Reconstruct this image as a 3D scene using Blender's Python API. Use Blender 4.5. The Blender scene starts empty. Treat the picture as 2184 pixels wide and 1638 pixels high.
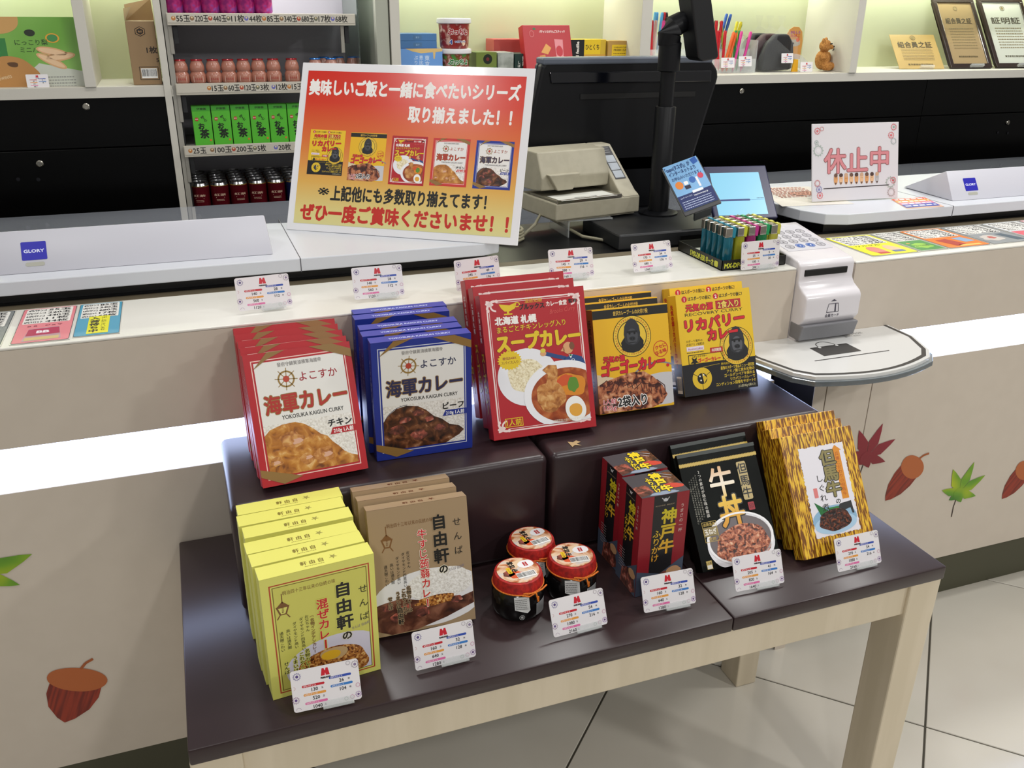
import bpy, bmesh, math, random
from mathutils import Matrix, Vector
R = math.radians
COL = bpy.context.scene.collection
SC = bpy.context.scene

# ---------------------------------------------------------------- camera, world, exposure
cam = bpy.data.cameras.new('camera'); camo = bpy.data.objects.new('camera', cam); COL.objects.link(camo)
cx_ = Vector((0.93938506, -0.34273746, 0.0093135)); cy_ = -Vector((-0.12620063, -0.37089601, -0.92005954)); cz_ = -Vector((0.31879321, 0.86311481, -0.39166786))
M4 = Matrix((cx_, cy_, cz_)).transposed().to_4x4(); M4.translation = Vector((0, 0, 1.47))
camo.matrix_world = M4
cam.sensor_fit = 'HORIZONTAL'; cam.sensor_width = 36; cam.lens = 1908.43 / 2184 * 36; cam.clip_start = .05
SC.camera = camo
SC.view_settings.view_transform = 'Standard'; SC.view_settings.look = 'None'
SC.view_settings.gamma = 1; SC.view_settings.use_curve_mapping = False
SC.view_settings.exposure = 0.0
w = bpy.data.worlds.new('world'); SC.world = w; w.use_nodes = True
w.node_tree.nodes['Background'].inputs[0].default_value = (1, .965, .91, 1)
w.node_tree.nodes['Background'].inputs[1].default_value = .30

def area(name, loc, size, power, color=(1, .99, .965), rot=(0, 0, 0), sy=None, spread=180, shape=None):
    l = bpy.data.lights.new(name, 'AREA'); l.energy = power; l.color = color; l.size = size
    l.shape = shape or ('RECTANGLE' if sy else 'DISK')
    if sy: l.size_y = sy
    l.spread = R(spread)
    o = bpy.data.objects.new(name, l); COL.objects.link(o); o.location = loc; o.rotation_euler = rot
    return o
# ceiling downlights of the shop; the row behind the camera is added front fill
for lx, ly, p in ((-.9, .9, 7), (1.0, .7, 9), (2.3, 1.0, 15), (.1, 2.05, 10), (1.5, 2.1, 11), (2.9, 2.1, 12), (-.6, -1.5, 22), (1.0, -1.7, 26), (2.8, -1.2, 34)):
    area('ceiling_downlight', (lx, ly, 2.75), .22, p)

# ---------------------------------------------------------------- materials
def lin(h):
    h = h.lstrip('#'); c = [int(h[i:i + 2], 16) / 255 for i in (0, 2, 4)]
    return [x / 12.92 if x < .04045 else ((x + .055) / 1.055) ** 2.4 for x in c] + [1]
_M = {}
def mat(h, rough=.45, metal=0, coat=0, emit=0, trans=0, spec=.5, alpha=1, name=None):
    k = (h, rough, metal, coat, emit, trans, spec, alpha)
    if k in _M: return _M[k]
    m = bpy.data.materials.new(name or 'mat_' + h.strip('#')); m.use_nodes = True
    b = m.node_tree.nodes['Principled BSDF']; i = b.inputs
    i['Base Color'].default_value = lin(h); i['Roughness'].default_value = rough; i['Metallic'].default_value = metal
    i['Coat Weight'].default_value = coat; i['Transmission Weight'].default_value = trans; i['Specular IOR Level'].default_value = spec
    i['Alpha'].default_value = alpha; i['Coat Roughness'].default_value = .12
    if emit: i['Emission Color'].default_value = lin(h); i['Emission Strength'].default_value = emit
    _M[k] = m; return m
def nmat(name, ramp, scale=80, detail=4, rough=.45, bump=0, stretch=(1, 1, 1), kind='noise', dist=0, metal=0, constant=False, coat=0, spec=.5):
    if name in _M: return _M[name]
    m = bpy.data.materials.new(name); m.use_nodes = True; t = m.node_tree; n = t.nodes; b = n['Principled BSDF']
    tc = n.new('ShaderNodeTexCoord'); mp = n.new('ShaderNodeMapping'); mp.inputs['Scale'].default_value = stretch
    t.links.new(tc.outputs['Object'], mp.inputs[0])
    if kind == 'noise':
        x = n.new('ShaderNodeTexNoise'); x.inputs['Detail'].default_value = detail; x.inputs['Distortion'].default_value = dist; out = x.outputs['Fac']
    else:
        x = n.new('ShaderNodeTexVoronoi'); out = x.outputs['Distance']
    x.inputs['Scale'].default_value = scale
    t.links.new(mp.outputs[0], x.inputs['Vector'])
    r = n.new('ShaderNodeValToRGB'); t.links.new(out, r.inputs[0]); e = r.color_ramp
    if constant: e.interpolation = 'CONSTANT'
    while len(e.elements) < len(ramp): e.elements.new(.5)
    for el, (p, c) in zip(e.elements, ramp): el.position = p; el.color = lin(c)
    t.links.new(r.outputs[0], b.inputs['Base Color'])
    b.inputs['Roughness'].default_value = rough; b.inputs['Metallic'].default_value = metal; b.inputs['Coat Weight'].default_value = coat
    b.inputs['Specular IOR Level'].default_value = spec
    if bump:
        bp = n.new('ShaderNodeBump'); bp.inputs['Strength'].default_value = bump; bp.inputs['Distance'].default_value = .002
        t.links.new(out, bp.inputs['Height']); t.links.new(bp.outputs[0], b.inputs['Normal'])
    _M[name] = m; return m
def grad(name, axis, z0, z1, ramp, rough=.4):      # printed colour gradient along one object axis
    if name in _M: return _M[name]
    m = bpy.data.materials.new(name); m.use_nodes = True; t = m.node_tree; n = t.nodes; b = n['Principled BSDF']
    tc = n.new('ShaderNodeTexCoord'); s = n.new('ShaderNodeSeparateXYZ'); t.links.new(tc.outputs['Object'], s.inputs[0])
    mr = n.new('ShaderNodeMapRange'); mr.inputs['From Min'].default_value = z0; mr.inputs['From Max'].default_value = z1
    t.links.new(s.outputs[axis], mr.inputs['Value']); r = n.new('ShaderNodeValToRGB'); t.links.new(mr.outputs[0], r.inputs[0]); e = r.color_ramp
    while len(e.elements) < len(ramp): e.elements.new(.5)
    for el, (p, c) in zip(e.elements, ramp): el.position = p; el.color = lin(c)
    t.links.new(r.outputs[0], b.inputs['Base Color']); b.inputs['Roughness'].default_value = rough
    _M[name] = m; return m
def food(k):
    F = dict(
        chicken=([(.32, '#6e3a10'), (.43, '#a8661e'), (.53, '#bc7a2c'), (.62, '#cf9446'), (.74, '#ecc890')], 62, 7),
        beef=([(.34, '#1a0c08'), (.48, '#4a2612'), (.57, '#6a3c20'), (.66, '#8a5a3a'), (.76, '#cfa888')], 70, 7),
        rice=([(.34, '#d0cac2'), (.46, '#e2ded8'), (.62, '#f2efeb')], 300, 3),
        ricey=([(.35, '#c9b890'), (.5, '#e8dcb8'), (.65, '#f4ecd0')], 260, 4),
        soup=([(.3, '#7a2c0c'), (.5, '#a2481a'), (.7, '#c0703a')], 50, 4),
        drum=([(.3, '#8a4a1a'), (.5, '#c08040'), (.7, '#e0b070')], 90, 5),
        cutlet=([(.38, '#341410'), (.45, '#6a3222'), (.5, '#a8603e'), (.6, '#c4845c'), (.7, '#e2b088')], 85, 7),
        fried=([(.36, '#4a2008'), (.45, '#8e4e1c'), (.55, '#c08038'), (.7, '#e8be78')], 230, 5),
        gravy=([(.3, '#2a120c'), (.5, '#5a3020'), (.7, '#8a5a44')], 50, 4),
        gyudon=([(.36, '#2a0e06'), (.45, '#7a3820'), (.53, '#b06040'), (.62, '#d08a66'), (.72, '#efc8a8')], 150, 7),
        shigure=([(.36, '#0e0604'), (.48, '#34160c'), (.58, '#5e2a14'), (.7, '#9a5228')], 170, 7),
        steak=([(.3, '#2a1614'), (.5, '#6a3a30'), (.62, '#b05a4a'), (.8, '#d8b0a0')], 90, 5),
        lidpic=([(.3, '#5a2a1a'), (.45, '#c07040'), (.55, '#e8c8a8'), (.7, '#c8c8cc')], 50, 3))
    r, s, d = F[k]
    return nmat('food_' + k, r, s, d, .35, .35, dist=.6)

# ---------------------------------------------------------------- tagging
def tag(o, label=None, cat=None, group=None, kind=None):
    if label: o['label'] = label
    if cat: o['category'] = cat
    if group: o['group'] = group
    if kind: o['kind'] = kind
    return o
def empty(name, label, cat, loc=(0, 0, 0), rot=(0, 0, 0), group=None):
    o = bpy.data.objects.new(name, None); COL.objects.link(o); o.empty_display_size = .02
    o.location = loc; o.rotation_euler = rot
    return tag(o, label, cat, group)
def copy_tree(o, parent=None, depth=0):
    c = o.copy(); COL.objects.link(c)
    if parent: c.parent = parent; c.matrix_parent_inverse = o.matrix_parent_inverse.copy()
    for ch in list(o.children): copy_tree(ch, c, depth + 1)
    return c

# ---------------------------------------------------------------- mesh builder
class MB:
    def __init__(s): s.v = []; s.f = []; s.mi = []; s.mats = []
    def m(s, m):
        if isinstance(m, str): m = mat(m)
        if m not in s.mats: s.mats.append(m)
        return s.mats.index(m)
    def add(s, vs, fs, m, T=None):
        b = len(s.v); s.v += [tuple(T @ Vector(v)) if T else tuple(v) for v in vs]
        k = s.m(m)
        for f in fs: s.f.append([b + i for i in f]); s.mi.append(k)
        return s
    def box(s, x0, y0, z0, x1, y1, z1, m, T=None):
        v = [(x, y, z) for x in (x0, x1) for y in (y0, y1) for z in (z0, z1)]
        return s.add(v, [(0, 1, 3, 2), (4, 6, 7, 5), (0, 4, 5, 1), (2, 3, 7, 6), (0, 2, 6, 4), (1, 5, 7, 3)], m, T)
    def prism(s, pts, a0, a1, m, axis='x', T=None):      # pts 2D extruded along axis
        def P(a, p):
            return {'x': (a, p[0], p[1]), 'y': (p[0], a, p[1]), 'z': (p[0], p[1], a)}[axis]
        n = len(pts); v = [P(a0, p) for p in pts] + [P(a1, p) for p in pts]
        f = [tuple(range(n)), tuple(range(2 * n - 1, n - 1, -1))] + [(i, n + i, n + (i + 1) % n, (i + 1) % n) for i in range(n)]
        return s.add(v, f, m, T)
    def lathe(s, prof, m, n=24, c=(0, 0, 0), T=None, ex=1):
        v = []; f = []
        for r, z in prof:
            for k in range(n):
                a = 2 * math.pi * k / n; v.append((c[0] + r * math.cos(a), c[1] + r * math.sin(a) * ex, c[2] + z))
        for j in range(len(prof) - 1):
            for k in range(n):
                f.append((j * n + k, j * n + (k + 1) % n, (j + 1) * n + (k + 1) % n, (j + 1) * n + k))
        f.append(tuple(range(n))[::-1]); f.append(tuple((len(prof) - 1) * n + k for k in range(n)))
        return s.add(v, f, m, T)
    def tube(s, pts, r, m, n=8):
        pts = [Vector(p) for p in pts]; v = []; f = []
        up = Vector((.3, .2, 1)).normalized()
        for i, p in enumerate(pts):
            d = (pts[min(i + 1, len(pts) - 1)] - pts[max(i - 1, 0)]).normalized()
            a = d.cross(up)
            if a.length < .05: a = d.cross(Vector((1, 0, 0)))
            a.normalize(); b = d.cross(a); rr = r[i] if isinstance(r, (list, tuple)) else r
            for k in range(n):
                t = 2 * math.pi * k / n; v.append(p + a * rr * math.cos(t) + b * rr * math.sin(t))
        for j in range(len(pts) - 1):
            for k in range(n): f.append((j * n + k, j * n + (k + 1) % n, (j + 1) * n + (k + 1) % n, (j + 1) * n + k))
        f.append(tuple(range(n))[::-1]); f.append(tuple((len(pts) - 1) * n + k for k in range(n)))
        return s.add(v, f, m)
    def ball(s, c, r, m, n=14, k=9, T=None):
        if not isinstance(r, (list, tuple)): r = (r, r, r)
        v = []; f = []
        for j in range(k + 1):
            th = math.pi * j / k
            for i in range(n):
                a = 2 * math.pi * i / n; v.append((c[0] + r[0] * math.sin(th) * math.cos(a), c[1] + r[1] * math.sin(th) * math.sin(a), c[2] - r[2] * math.cos(th)))
        for j in range(k):
            for i in range(n): f.append((j * n + i, j * n + (i + 1) % n, (j + 1) * n + (i + 1) % n, (j + 1) * n + i))
        return s.add(v, f, m, T)
    def build(s, name, parent=None, bevel=0, smooth=False, seg=2, wd=False):
        me = bpy.data.meshes.new(name); me.from_pydata(s.v, [], s.f)
        for m in s.mats: me.materials.append(m)
        me.polygons.foreach_set('material_index', s.mi)
        bm = bmesh.new(); bm.from_mesh(me)
        bmesh.ops.remove_doubles(bm, verts=bm.verts, dist=1e-6)
        bmesh.ops.dissolve_degenerate(bm, dist=1e-7, edges=bm.edges)
        bmesh.ops.recalc_face_normals(bm, faces=bm.faces)
        if bevel:
            e = [e for e in bm.edges if len(e.link_faces) == 2 and e.calc_face_angle(0) > R(25)]
            bmesh.ops.bevel(bm, geom=e, offset=bevel, segments=seg, profile=.5, affect='EDGES', clamp_overlap=True)
        bm.to_mesh(me); bm.free()
        if smooth:
            me.shade_smooth()
            try: me.set_sharp_from_angle(angle=R(38))
            except Exception: pass
        o = bpy.data.objects.new(name, me); COL.objects.link(o)
        if parent: o.parent = parent
        return o
def tiny(name, m, box, parent=None, bevel=0, label=None):
    o = MB().box(*box, m).build(name, parent, bevel)
    if label: o['label'] = label
    return o

# ---------------------------------------------------------------- flat print (lettering, printed pictures)
_T = {}
def tmesh(s, bold=0):
    k = s
    if k in _T: return _T[k]
    c = bpy.data.curves.new('t', 'FONT'); c.body = s; c.size = 1; c.offset = bold; c.resolution_u = 2
    o = bpy.data.objects.new('t', c); me = bpy.data.meshes.new_from_object(o)
    v = [(x.co[0], x.co[1]) for x in me.vertices]; f = [tuple(p.vertices) for p in me.polygons]
    bpy.data.objects.remove(o); bpy.data.curves.remove(c); bpy.data.meshes.remove(me)
    _T[k] = (v, f); return _T[k]
class Art:
    """flat print in units of 1/100 of the width, v runs down"""
    def __init__(s): s.v = []; s.f = []; s.mi = []; s.mats = []; s.st = [(0, 0, 1, 1, 0)]; s.lay = 0
    def push(s, ox, oy, sx, sy=None, lay=0):
        a = s.st[-1]; sy = sy or sx; s.st.append((a[0] + ox * a[2], a[1] + oy * a[3], a[2] * sx, a[3] * sy, a[4] + lay))
    def pop(s): s.st.pop()
    def m(s, m):
        if isinstance(m, str): m = mat(m, .42)
        if m not in s.mats: s.mats.append(m)
        return s.mats.index(m)
    def add(s, vs, fs, m, z):
        a = s.st[-1]; b = len(s.v); s.v += [(a[0] + x * a[2], a[1] + y * a[3], z + a[4]) for x, y in vs]; k = s.m(m)
        for f in fs: s.f.append([b + i for i in f]); s.mi.append(k)
    def poly(s, pts, m, z=1): s.add(pts, [tuple(range(len(pts)))], m, z)
    def rect(s, x0, y0, x1, y1, m, z=1): s.poly([(x0, y0), (x1, y0), (x1, y1), (x0, y1)], m, z)
    def frame(s, x0, y0, x1, y1, w, m, z=1):
        s.rect(x0, y0, x1, y0 + w, m, z); s.rect(x0, y1 - w, x1, y1, m, z); s.rect(x0, y0 + w, x0 + w, y1 - w, m, z); s.rect(x1 - w, y0 + w, x1, y1 - w, m, z)
    def rrect(s, x0, y0, x1, y1, r, m, z=1):
        p = []
        for cx, cy, a0 in ((x1 - r, y0 + r, -90), (x1 - r, y1 - r, 0), (x0 + r, y1 - r, 90), (x0 + r, y0 + r, 180)):
            for k in range(5): a = R(a0 + k * 22.5); p.append((cx + r * math.cos(a), cy + r * math.sin(a)))
        s.poly(p, m, z)
    def circ(s, x, y, r, m, z=1, ry=None, n=28, rot=0):
        ry = ry or r; c, d = math.cos(R(rot)), math.sin(R(rot)); p = []
        for k in range(n):
            a = 2 * math.pi * k / n; u, v = r * math.cos(a), ry * math.sin(a); p.append((x + u * c - v * d, y + u * d + v * c))
        s.poly(p, m, z)
    def blob(s, x, y, rx, ry, m, z=1, seed=1, amp=.15, n=36, rot=0, clip=None):
        rnd = random.Random(seed); h = [(rnd.uniform(-1, 1), rnd.uniform(0, 6.28)) for _ in range(7)]; p = []; c, d = math.cos(R(rot)), math.sin(R(rot))
        for k in range(n):
            a = 2 * math.pi * k / n; q = 1 + amp * sum(w * math.sin((i + 2) * a + ph) / (1 + i * .4) for i, (w, ph) in enumerate(h)) * .5
            u, v = rx * q * math.cos(a), ry * q * math.sin(a); u, v = x + u * c - v * d, y + u * d + v * c
            if clip: u = min(max(u, clip[0]), clip[2]); v = min(max(v, clip[1]), clip[3])
            p.append((u, v))
        s.poly(p, m, z)
    def ring(s, x, y, r0, r1, m, z=1, n=32, e=1, a0=0, a1=360):
        v = []; f = []; N = n + 1
        for k in range(N):
            a = R(a0 + (a1 - a0) * k / n)
            v += [(x + r0 * math.cos(a), y + r0 * e * math.sin(a)), (x + r1 * math.cos(a), y + r1 * e * math.sin(a))]
        for k in range(n): f.append((2 * k, 2 * k + 1, 2 * k + 3, 2 * k + 2))
        s.add(v, f, m, z)
    def star(s, x, y, r0, r1, n, m, z=1):
        s.poly([(x + (r1 if k % 2 else r0) * math.cos(math.pi * k / n - 1.5708), y + (r1 if k % 2 else r0) * math.sin(math.pi * k / n - 1.5708)) for k in range(2 * n)], m, z)
    def line(s, pts, w, m, z=1):
        for (x0, y0), (x1, y1) in zip(pts, pts[1:]):
            d = math.hypot(x1 - x0, y1 - y0) or 1; nx, ny = -(y1 - y0) / d * w / 2, (x1 - x0) / d * w / 2
            s.poly([(x0 + nx, y0 + ny), (x1 + nx, y1 + ny), (x1 - nx, y1 - ny), (x0 - nx, y0 - ny)], m, z)
    def text(s, t, x, y, size, m, z=2, al='l', fit=None, bold=.012, rot=0, shear=0, sy=1, ol=None):
        if ol:   # outline: the same letters, fatter, one layer below
            s.text(t, x, y, size, ol[0], z - .5, al, fit, ol[1], rot, shear, sy)
        v, f = tmesh(t, 0)
        if not v: return
        x0 = min(p[0] for p in v); x1 = max(p[0] for p in v); W = (x1 - x0) or 1
        kx = size if fit is None else fit / W
        off = {'l': 0, 'c': -W / 2, 'r': -W}[al]; c, d = math.cos(R(rot)), math.sin(R(rot)); n = 1 if bold < .008 else (4 if bold < .03 else (6 if bold < .06 else 10))
        for k in range(n):    # weight: the glyph stamped around its own centre line
            bx, by = (0, 0) if n == 1 else (bold * math.cos(6.2832 * k / n + .4), bold * math.sin(6.2832 * k / n + .4)); out = []
            for px, py in v:
                u = (px - x0 + off) * kx + bx * size + shear * (py - .38) * size; q = -(py + by - .38) * size * sy
                out.append((x + u * c - q * d, y + u * d + q * c))
            s.add(out, f, m, z + .01 * k)
    def vtext(s, t, x, y, size, m, z=2, bold=.012, pitch=1.05, ol=None, sx=1):
        for k, ch in enumerate(t):
            if ch == ' ': continue
            yy = y + size * pitch * (k + .5)
            if ch in 'ー―（）()': s.text(ch, x, yy, size, m, z, 'c', None, bold, 90, ol=ol)
            else: s.text(ch, x, yy, size, m, z, 'c', None if sx == 1 else sx * size * .9, bold, ol=ol)
    def lines(s, x0, y0, x1, n, pitch, m, z=1, t=.35, seed=3):   # small print too fine to read
        rnd = random.Random(seed)
        for k in range(n):
            x = x0
            while x < x1 - 1:
                w = rnd.uniform(.5, 1.1) * pitch * .7; s.rect(x, y0 + k * pitch, min(x + w, x1), y0 + k * pitch + pitch * t, m, z); x += w * 1.35
    def bars(s, x0, y0, x1, y1, z=1, seed=5):
        s.rect(x0, y0, x1, y1, '#f4f4f2', z); rnd = random.Random(seed); x = x0 + 1.2
        while x < x1 - 1.2:
            w = rnd.choice((.25, .4, .7)) * (x1 - x0) / 24; s.rect(x, y0 + (y1 - y0) * .1, x + w, y0 + (y1 - y0) * .82, '#202020', z + 1); x += w + rnd.choice((.3, .5)) * (x1 - x0) / 24
    def build(s, name, parent, o=(0, 0, 0), ux=(1, 0, 0), uv=(0, 0, -1), scale=1, fn=None, eps=.00009):
        ux, uv = Vector(ux), Vector(uv); n = uv.cross(ux); n.normalize(); o = Vector(o); k = scale / 100
        if fn: v = [fn(x * k, y * k, .0002 + z * eps) for x, y, z in s.v]
        else: v = [o + ux * x * k + uv * y * k + n * (.0003 + z * eps) for x, y, z in s.v]
        me = bpy.data.meshes.new(name); me.from_pydata(v, [], s.f)
        for m in s.mats: me.materials.append(m)
        me.polygons.foreach_set('material_index', s.mi)
        ob = bpy.data.objects.new(name, me); COL.objects.link(ob)
        if parent: ob.parent = parent
        return ob

# ================================================================ STRUCTURE
floor_m = nmat('floor_porcelain', [(.3, '#c9c3b6'), (.7, '#d3cec2')], 3, 3, .14, 0, spec=.6)
grout = mat('#4a463c', .9)
fl = tag(MB().box(-3, -2.5, -.05, 5.2, 3.1, -.003, grout).build('floor'), kind='structure')
c45 = math.sqrt(.5); TS = .677
tile_me = None
for i in range(-4, 6):
    for j in range(-5, 6):
        cx = 1.4 + ((i + .5) - (j + .5)) * TS * c45; cy = 1.119 + ((i + .5) + (j + .5)) * TS * c45
        if not (-1.6 < cx < 4.2 and -1.2 < cy < 2.9): continue
        if tile_me is None:
            h = TS / 2 - .0022
            t = MB().box(-h, -h, -.012, h, h, 0, floor_m).build('floor_tile', fl, .0012, seg=1); tile_me = t.data
        else:
            t = bpy.data.objects.new('floor_tile', tile_me); COL.objects.link(t); t.parent = fl
        t.location = (cx, cy, 0); t.rotation_euler = (0, 0, R(45))
wallm = mat('#d8d2bc', .8)
tag(MB().box(-3, 3.02, 0, 5.2, 3.1, 3, wallm).build('wall_back'), kind='structure')

# ================================================================ COUNTERS
cream = nmat('counter_laminate', [(.4, '#c9beb0'), (.6, '#cbc0b2')], 20, 2, .42, 0)
topm = mat('#dcdad2', .3); stripm = mat('#c6d6ff', emit=5.5)
kickm = mat('#4b4a38', .5); blackm = mat('#0b0b0d', .35); deckm = mat('#6d6350', .5)
def counter(x0, x1, label, low, strip):
    t = empty('service_counter', label, 'counter', ((x0 + x1) / 2, 1.55, 0)); X = t.location.x
    b = lambda n, *a, bevel=0: tiny(n, a[-1], (a[0] - X, a[1] - 1.55, a[2], a[3] - X, a[4] - 1.55, a[5]), t, bevel)
    b('countertop', x0, 1.4465, .9795, x1, 1.642, .984, topm, bevel=.0015)
    b('upper_panel', x0, 1.4467, .818, x1, 1.642, .9794, cream)
    b('light_strip', strip[0], 1.462, .735, strip[1], 1.58, .823, stripm)
    for a, c in zip(low, low[1:]):
        b('lower_panel', a + .001, 1.4475, .165, c - .001, 1.59, .74, cream, bevel=.001)
    b('kick_board', x0, 1.50, 0, x1, 1.90, .165, kickm)
    b('rear_trim', x0, 1.643, .93, x1, 1.672, .9835, deckm)
    b('rear_deck', x0, 1.6725, .93, x1, 1.98, .9835, blackm)
    b('cabinet_body', x0, 1.60, .165, x1, 1.97, .93, mat('#2a2824', .6))
    return t
counter(-1.2, 1.144, 'long cream service counter behind the display table, with glowing strip', (-1.2, .02, 1.128), (-1.2, 1.128))
counter(1.291, 4.2, 'cream service counter right of the card machine, leaves and acorns on its front', (1.2685, 1.392, 2.9, 4.2), (1.30, 4.2))
t = empty('counter_end_post', 'angled cream post in the gap below the clear shopping tray', 'post', (1.26, 1.5, 0))
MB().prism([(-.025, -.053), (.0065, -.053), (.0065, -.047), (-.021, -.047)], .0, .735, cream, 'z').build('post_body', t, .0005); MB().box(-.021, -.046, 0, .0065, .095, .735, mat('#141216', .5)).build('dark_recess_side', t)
MB().box(-.13, .15, 0, .03, .16, .80, blackm).build('back_plate', t)
# fallen leaves and acorns stuck on the counter front
def sticker(name, label, x, z, parts, rot=0, s=1, group=None):
    t = empty(name, label, 'sticker', (x, 1.4470, z), (0, R(rot), 0), group)
    for n, a in parts: a.build(n, t, (0, 0, 0), scale=s * 100)
    return t
def leaf_parts(cols, seed):
    A = Art(); ang = [-2.35, -1.55, -.78, 0, .78, 1.55, 2.35]; L = [.35, .7, .95, 1, .95, .7, .35]
    for k, (a, l) in enumerate(zip(ang, L)):
        l *= .085; w = .0115 + .003 * (l > .07)
        p = [(0, 0), (w, -l * .45), (w * .45, -l * .8), (0, -l), (-w * .45, -l * .8), (-w, -l * .45)]
        A.poly([(x * math.cos(a) - y * math.sin(a), x * math.sin(a) + y * math.cos(a)) for x, y in p], cols, 3 + (k % 3))
    A.circ(0, 0, .017, cols, 7)
    B = Art(); B.line([(0, .01), (.004, .035), (.014, .062)], .0028, '#3a2a22', 2)
    return [('leaf_blade', A), ('leaf_stem', B)]
redleaf = grad('leaf_red', 2, -.03, .09, [(0, '#7a1420'), (1, '#8e1c30')])
grnleaf = nmat('leaf_green', [(.35, '#a8b81c'), (.5, '#6a9a22'), (.65, '#3f7a26')], 14, 1, .5)
def acorn_parts(fat):
    A = Art(); W = .034 if fat else .026
    A.poly([(-W, -.012), (-W * 1.02, .012), (-W * .8, .034), (-W * .35, .052), (0, .060), (W * .35, .052), (W * .8, .034), (W * 1.02, .012), (W, -.012)], nmat('acorn_nut', [(.4, '#6e2216'), (.6, '#93321c')], 10, 1, .5, stretch=(14, 1, 1)), 2)
    B = Art(); B.blob(0, -.016, W * 1.18, .02, '#b05e2c', 4, 2, .03); C = Art(); C.line([(0, -.034), (.004, -.045), (.012, -.053)], .004, '#a05424', 5)
    return [('nut', A), ('cap', B), ('stem', C)]
sticker('maple_leaf_sticker', 'crimson maple leaf sticker on counter front, beside the golden boxes', 1.412, .507, leaf_parts(redleaf, 1), 20, 1.05)
sticker('acorn_sticker', 'long brown acorn sticker between red leaf and green leaf', 1.545, .44, acorn_parts(False), 38, 1.35)
sticker('maple_leaf_sticker', 'green maple leaf sticker at right on the counter front', 1.728, .352, leaf_parts(grnleaf, 2), 18, 1.05)
sticker('acorn_sticker', 'brown acorn sticker cut by the right photo edge', 1.925, .365, acorn_parts(False), 36, 1.2)
sticker('acorn_sticker', 'fat brown acorn sticker low on the left counter front', -.293, .335, acorn_parts(True), 22, 1.25)
sticker('maple_leaf_sticker', 'green maple leaf sticker cut by the left photo edge', -.395, .60, leaf_parts(grnleaf, 3), 30, 1.1)

# ================================================================ DISPLAY TABLE
wrap = nmat('plum_wrap', [(.35, '#2e2022'), (.65, '#332527')], 9, 3, .30, .05, spec=.5)
woodw = nmat('painted_wood', [(.4, '#d0c3aa'), (.6, '#d7cab2')], 30, 3, .5, .05, stretch=(1, 1, .1))
T = empty('display_table', 'low display table with plum wrapped top and cream legs', 'table', (.526, 1.19, 0))
g = lambda x, y, z: (x - .526, y - 1.19, z)
tp = MB().box(-.609, -.25, .574, .190, .254, .60, wrap).box(.191, -.25, .574, .609, .254, .60, wrap).build('table_top', T, .003, smooth=True)
for nm, b in (('apron', (-.56, -.238, .508, .56, -.218, .574)), ('apron', (-.56, .218, .508, .56, .238, .574)), ('apron', (-.585, -.2, .508, -.565, .2, .574)), ('apron', (.565, -.2, .508, .585, .2, .574))):
    tiny(nm, woodw, b, T, .002)
for sx in (-1, 1):
    for sy in (-1, 1):
        x0, x1 = (.545, .610) if sx > 0 else (-.610, -.545); y0, y1 = (-.245, -.175) if sy < 0 else (.175, .242)
        tl = .012
        xb0, xb1 = (x0, x1 - tl) if sx > 0 else (x0 + tl, x1)
        v = [(xb0, y0, 0), (xb1, y0, 0), (xb1, y1, 0), (xb0, y1, 0), (x0, y0, .574), (x1, y0, .574), (x1, y1, .574), (x0, y1, .574)]
        MB().add(v, [(0, 1, 2, 3), (4, 5, 6, 7), (0, 1, 5, 4), (1, 2, 6, 5), (2, 3, 7, 6), (3, 0, 4, 7)], woodw).build('leg', T, .003)
# riser blocks wrapped in the same sheet
rwrap = nmat('plum_wrap_soft', [(.35, '#2d2023'), (.65, '#322427')], 6, 2, .32, .12, spec=.5)
def riser(x0, x1, label):
    t = empty('riser_block', label, 'riser', ((x0 + x1) / 2, 1.32, .6)); hw = (x1 - x0) / 2
    MB().box(-hw, -.122, .001, hw, .124, .189, rwrap).build('wrapped_body', t, .012, smooth=True, seg=4)
    return t
riser(.006, .508, 'left plum wrapped riser block under the red and blue curry boxes')
r2 = riser(.514, 1.05, 'right plum wrapped riser block under the yellow curry boxes')
A = Art(); A.poly([(0, 0), (.006, .004), (.012, 0), (.016, .006), (.009, .009), (.013, .016), (.005, .012), (0, .016)], '#b59a70', 2)
A.build('tape_scrap', r2, (-.225, -.085, .1895), uv=(0, -1, 0), scale=130)

# ================================================================ BOX GOODS
def carton(name, label, cat, W, H, D, m, group, arts=(), bevel=.0009):
    o = MB().box(0, 0, 0, W, D, H, m).build(name, None, bevel, seg=1)
    tag(o, label, cat, group)
    for nm, face, A in arts:
        if face == 'front': A.build(nm, o, (0, 0, H), scale=W)
        elif face == 'top': A.build(nm, o, (0, D, H), uv=(0, -1, 0), scale=W)
        elif face == 'left': A.build(nm, o, (0, D, H), ux=(0, -1, 0), scale=D)
    return o
ORD = ['frontmost', 'second from the front', 'third from the front', 'fourth from the front', 'fifth from the front', 'sixth from the front']
def stack(root, places, what, labels=None):
    n = len(places)
    for k, (x, y, z, yaw, lean) in enumerate(places):
        o = root if k == 0 else copy_tree(root)
        pos = 'rearmost' if k == n - 1 else ORD[k]
        o['label'] = f'{what}, {pos} in its row of {n}'
        o.location = (x, y, z); o.rotation_euler = (R(-lean), 0, R(yaw))

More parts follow.
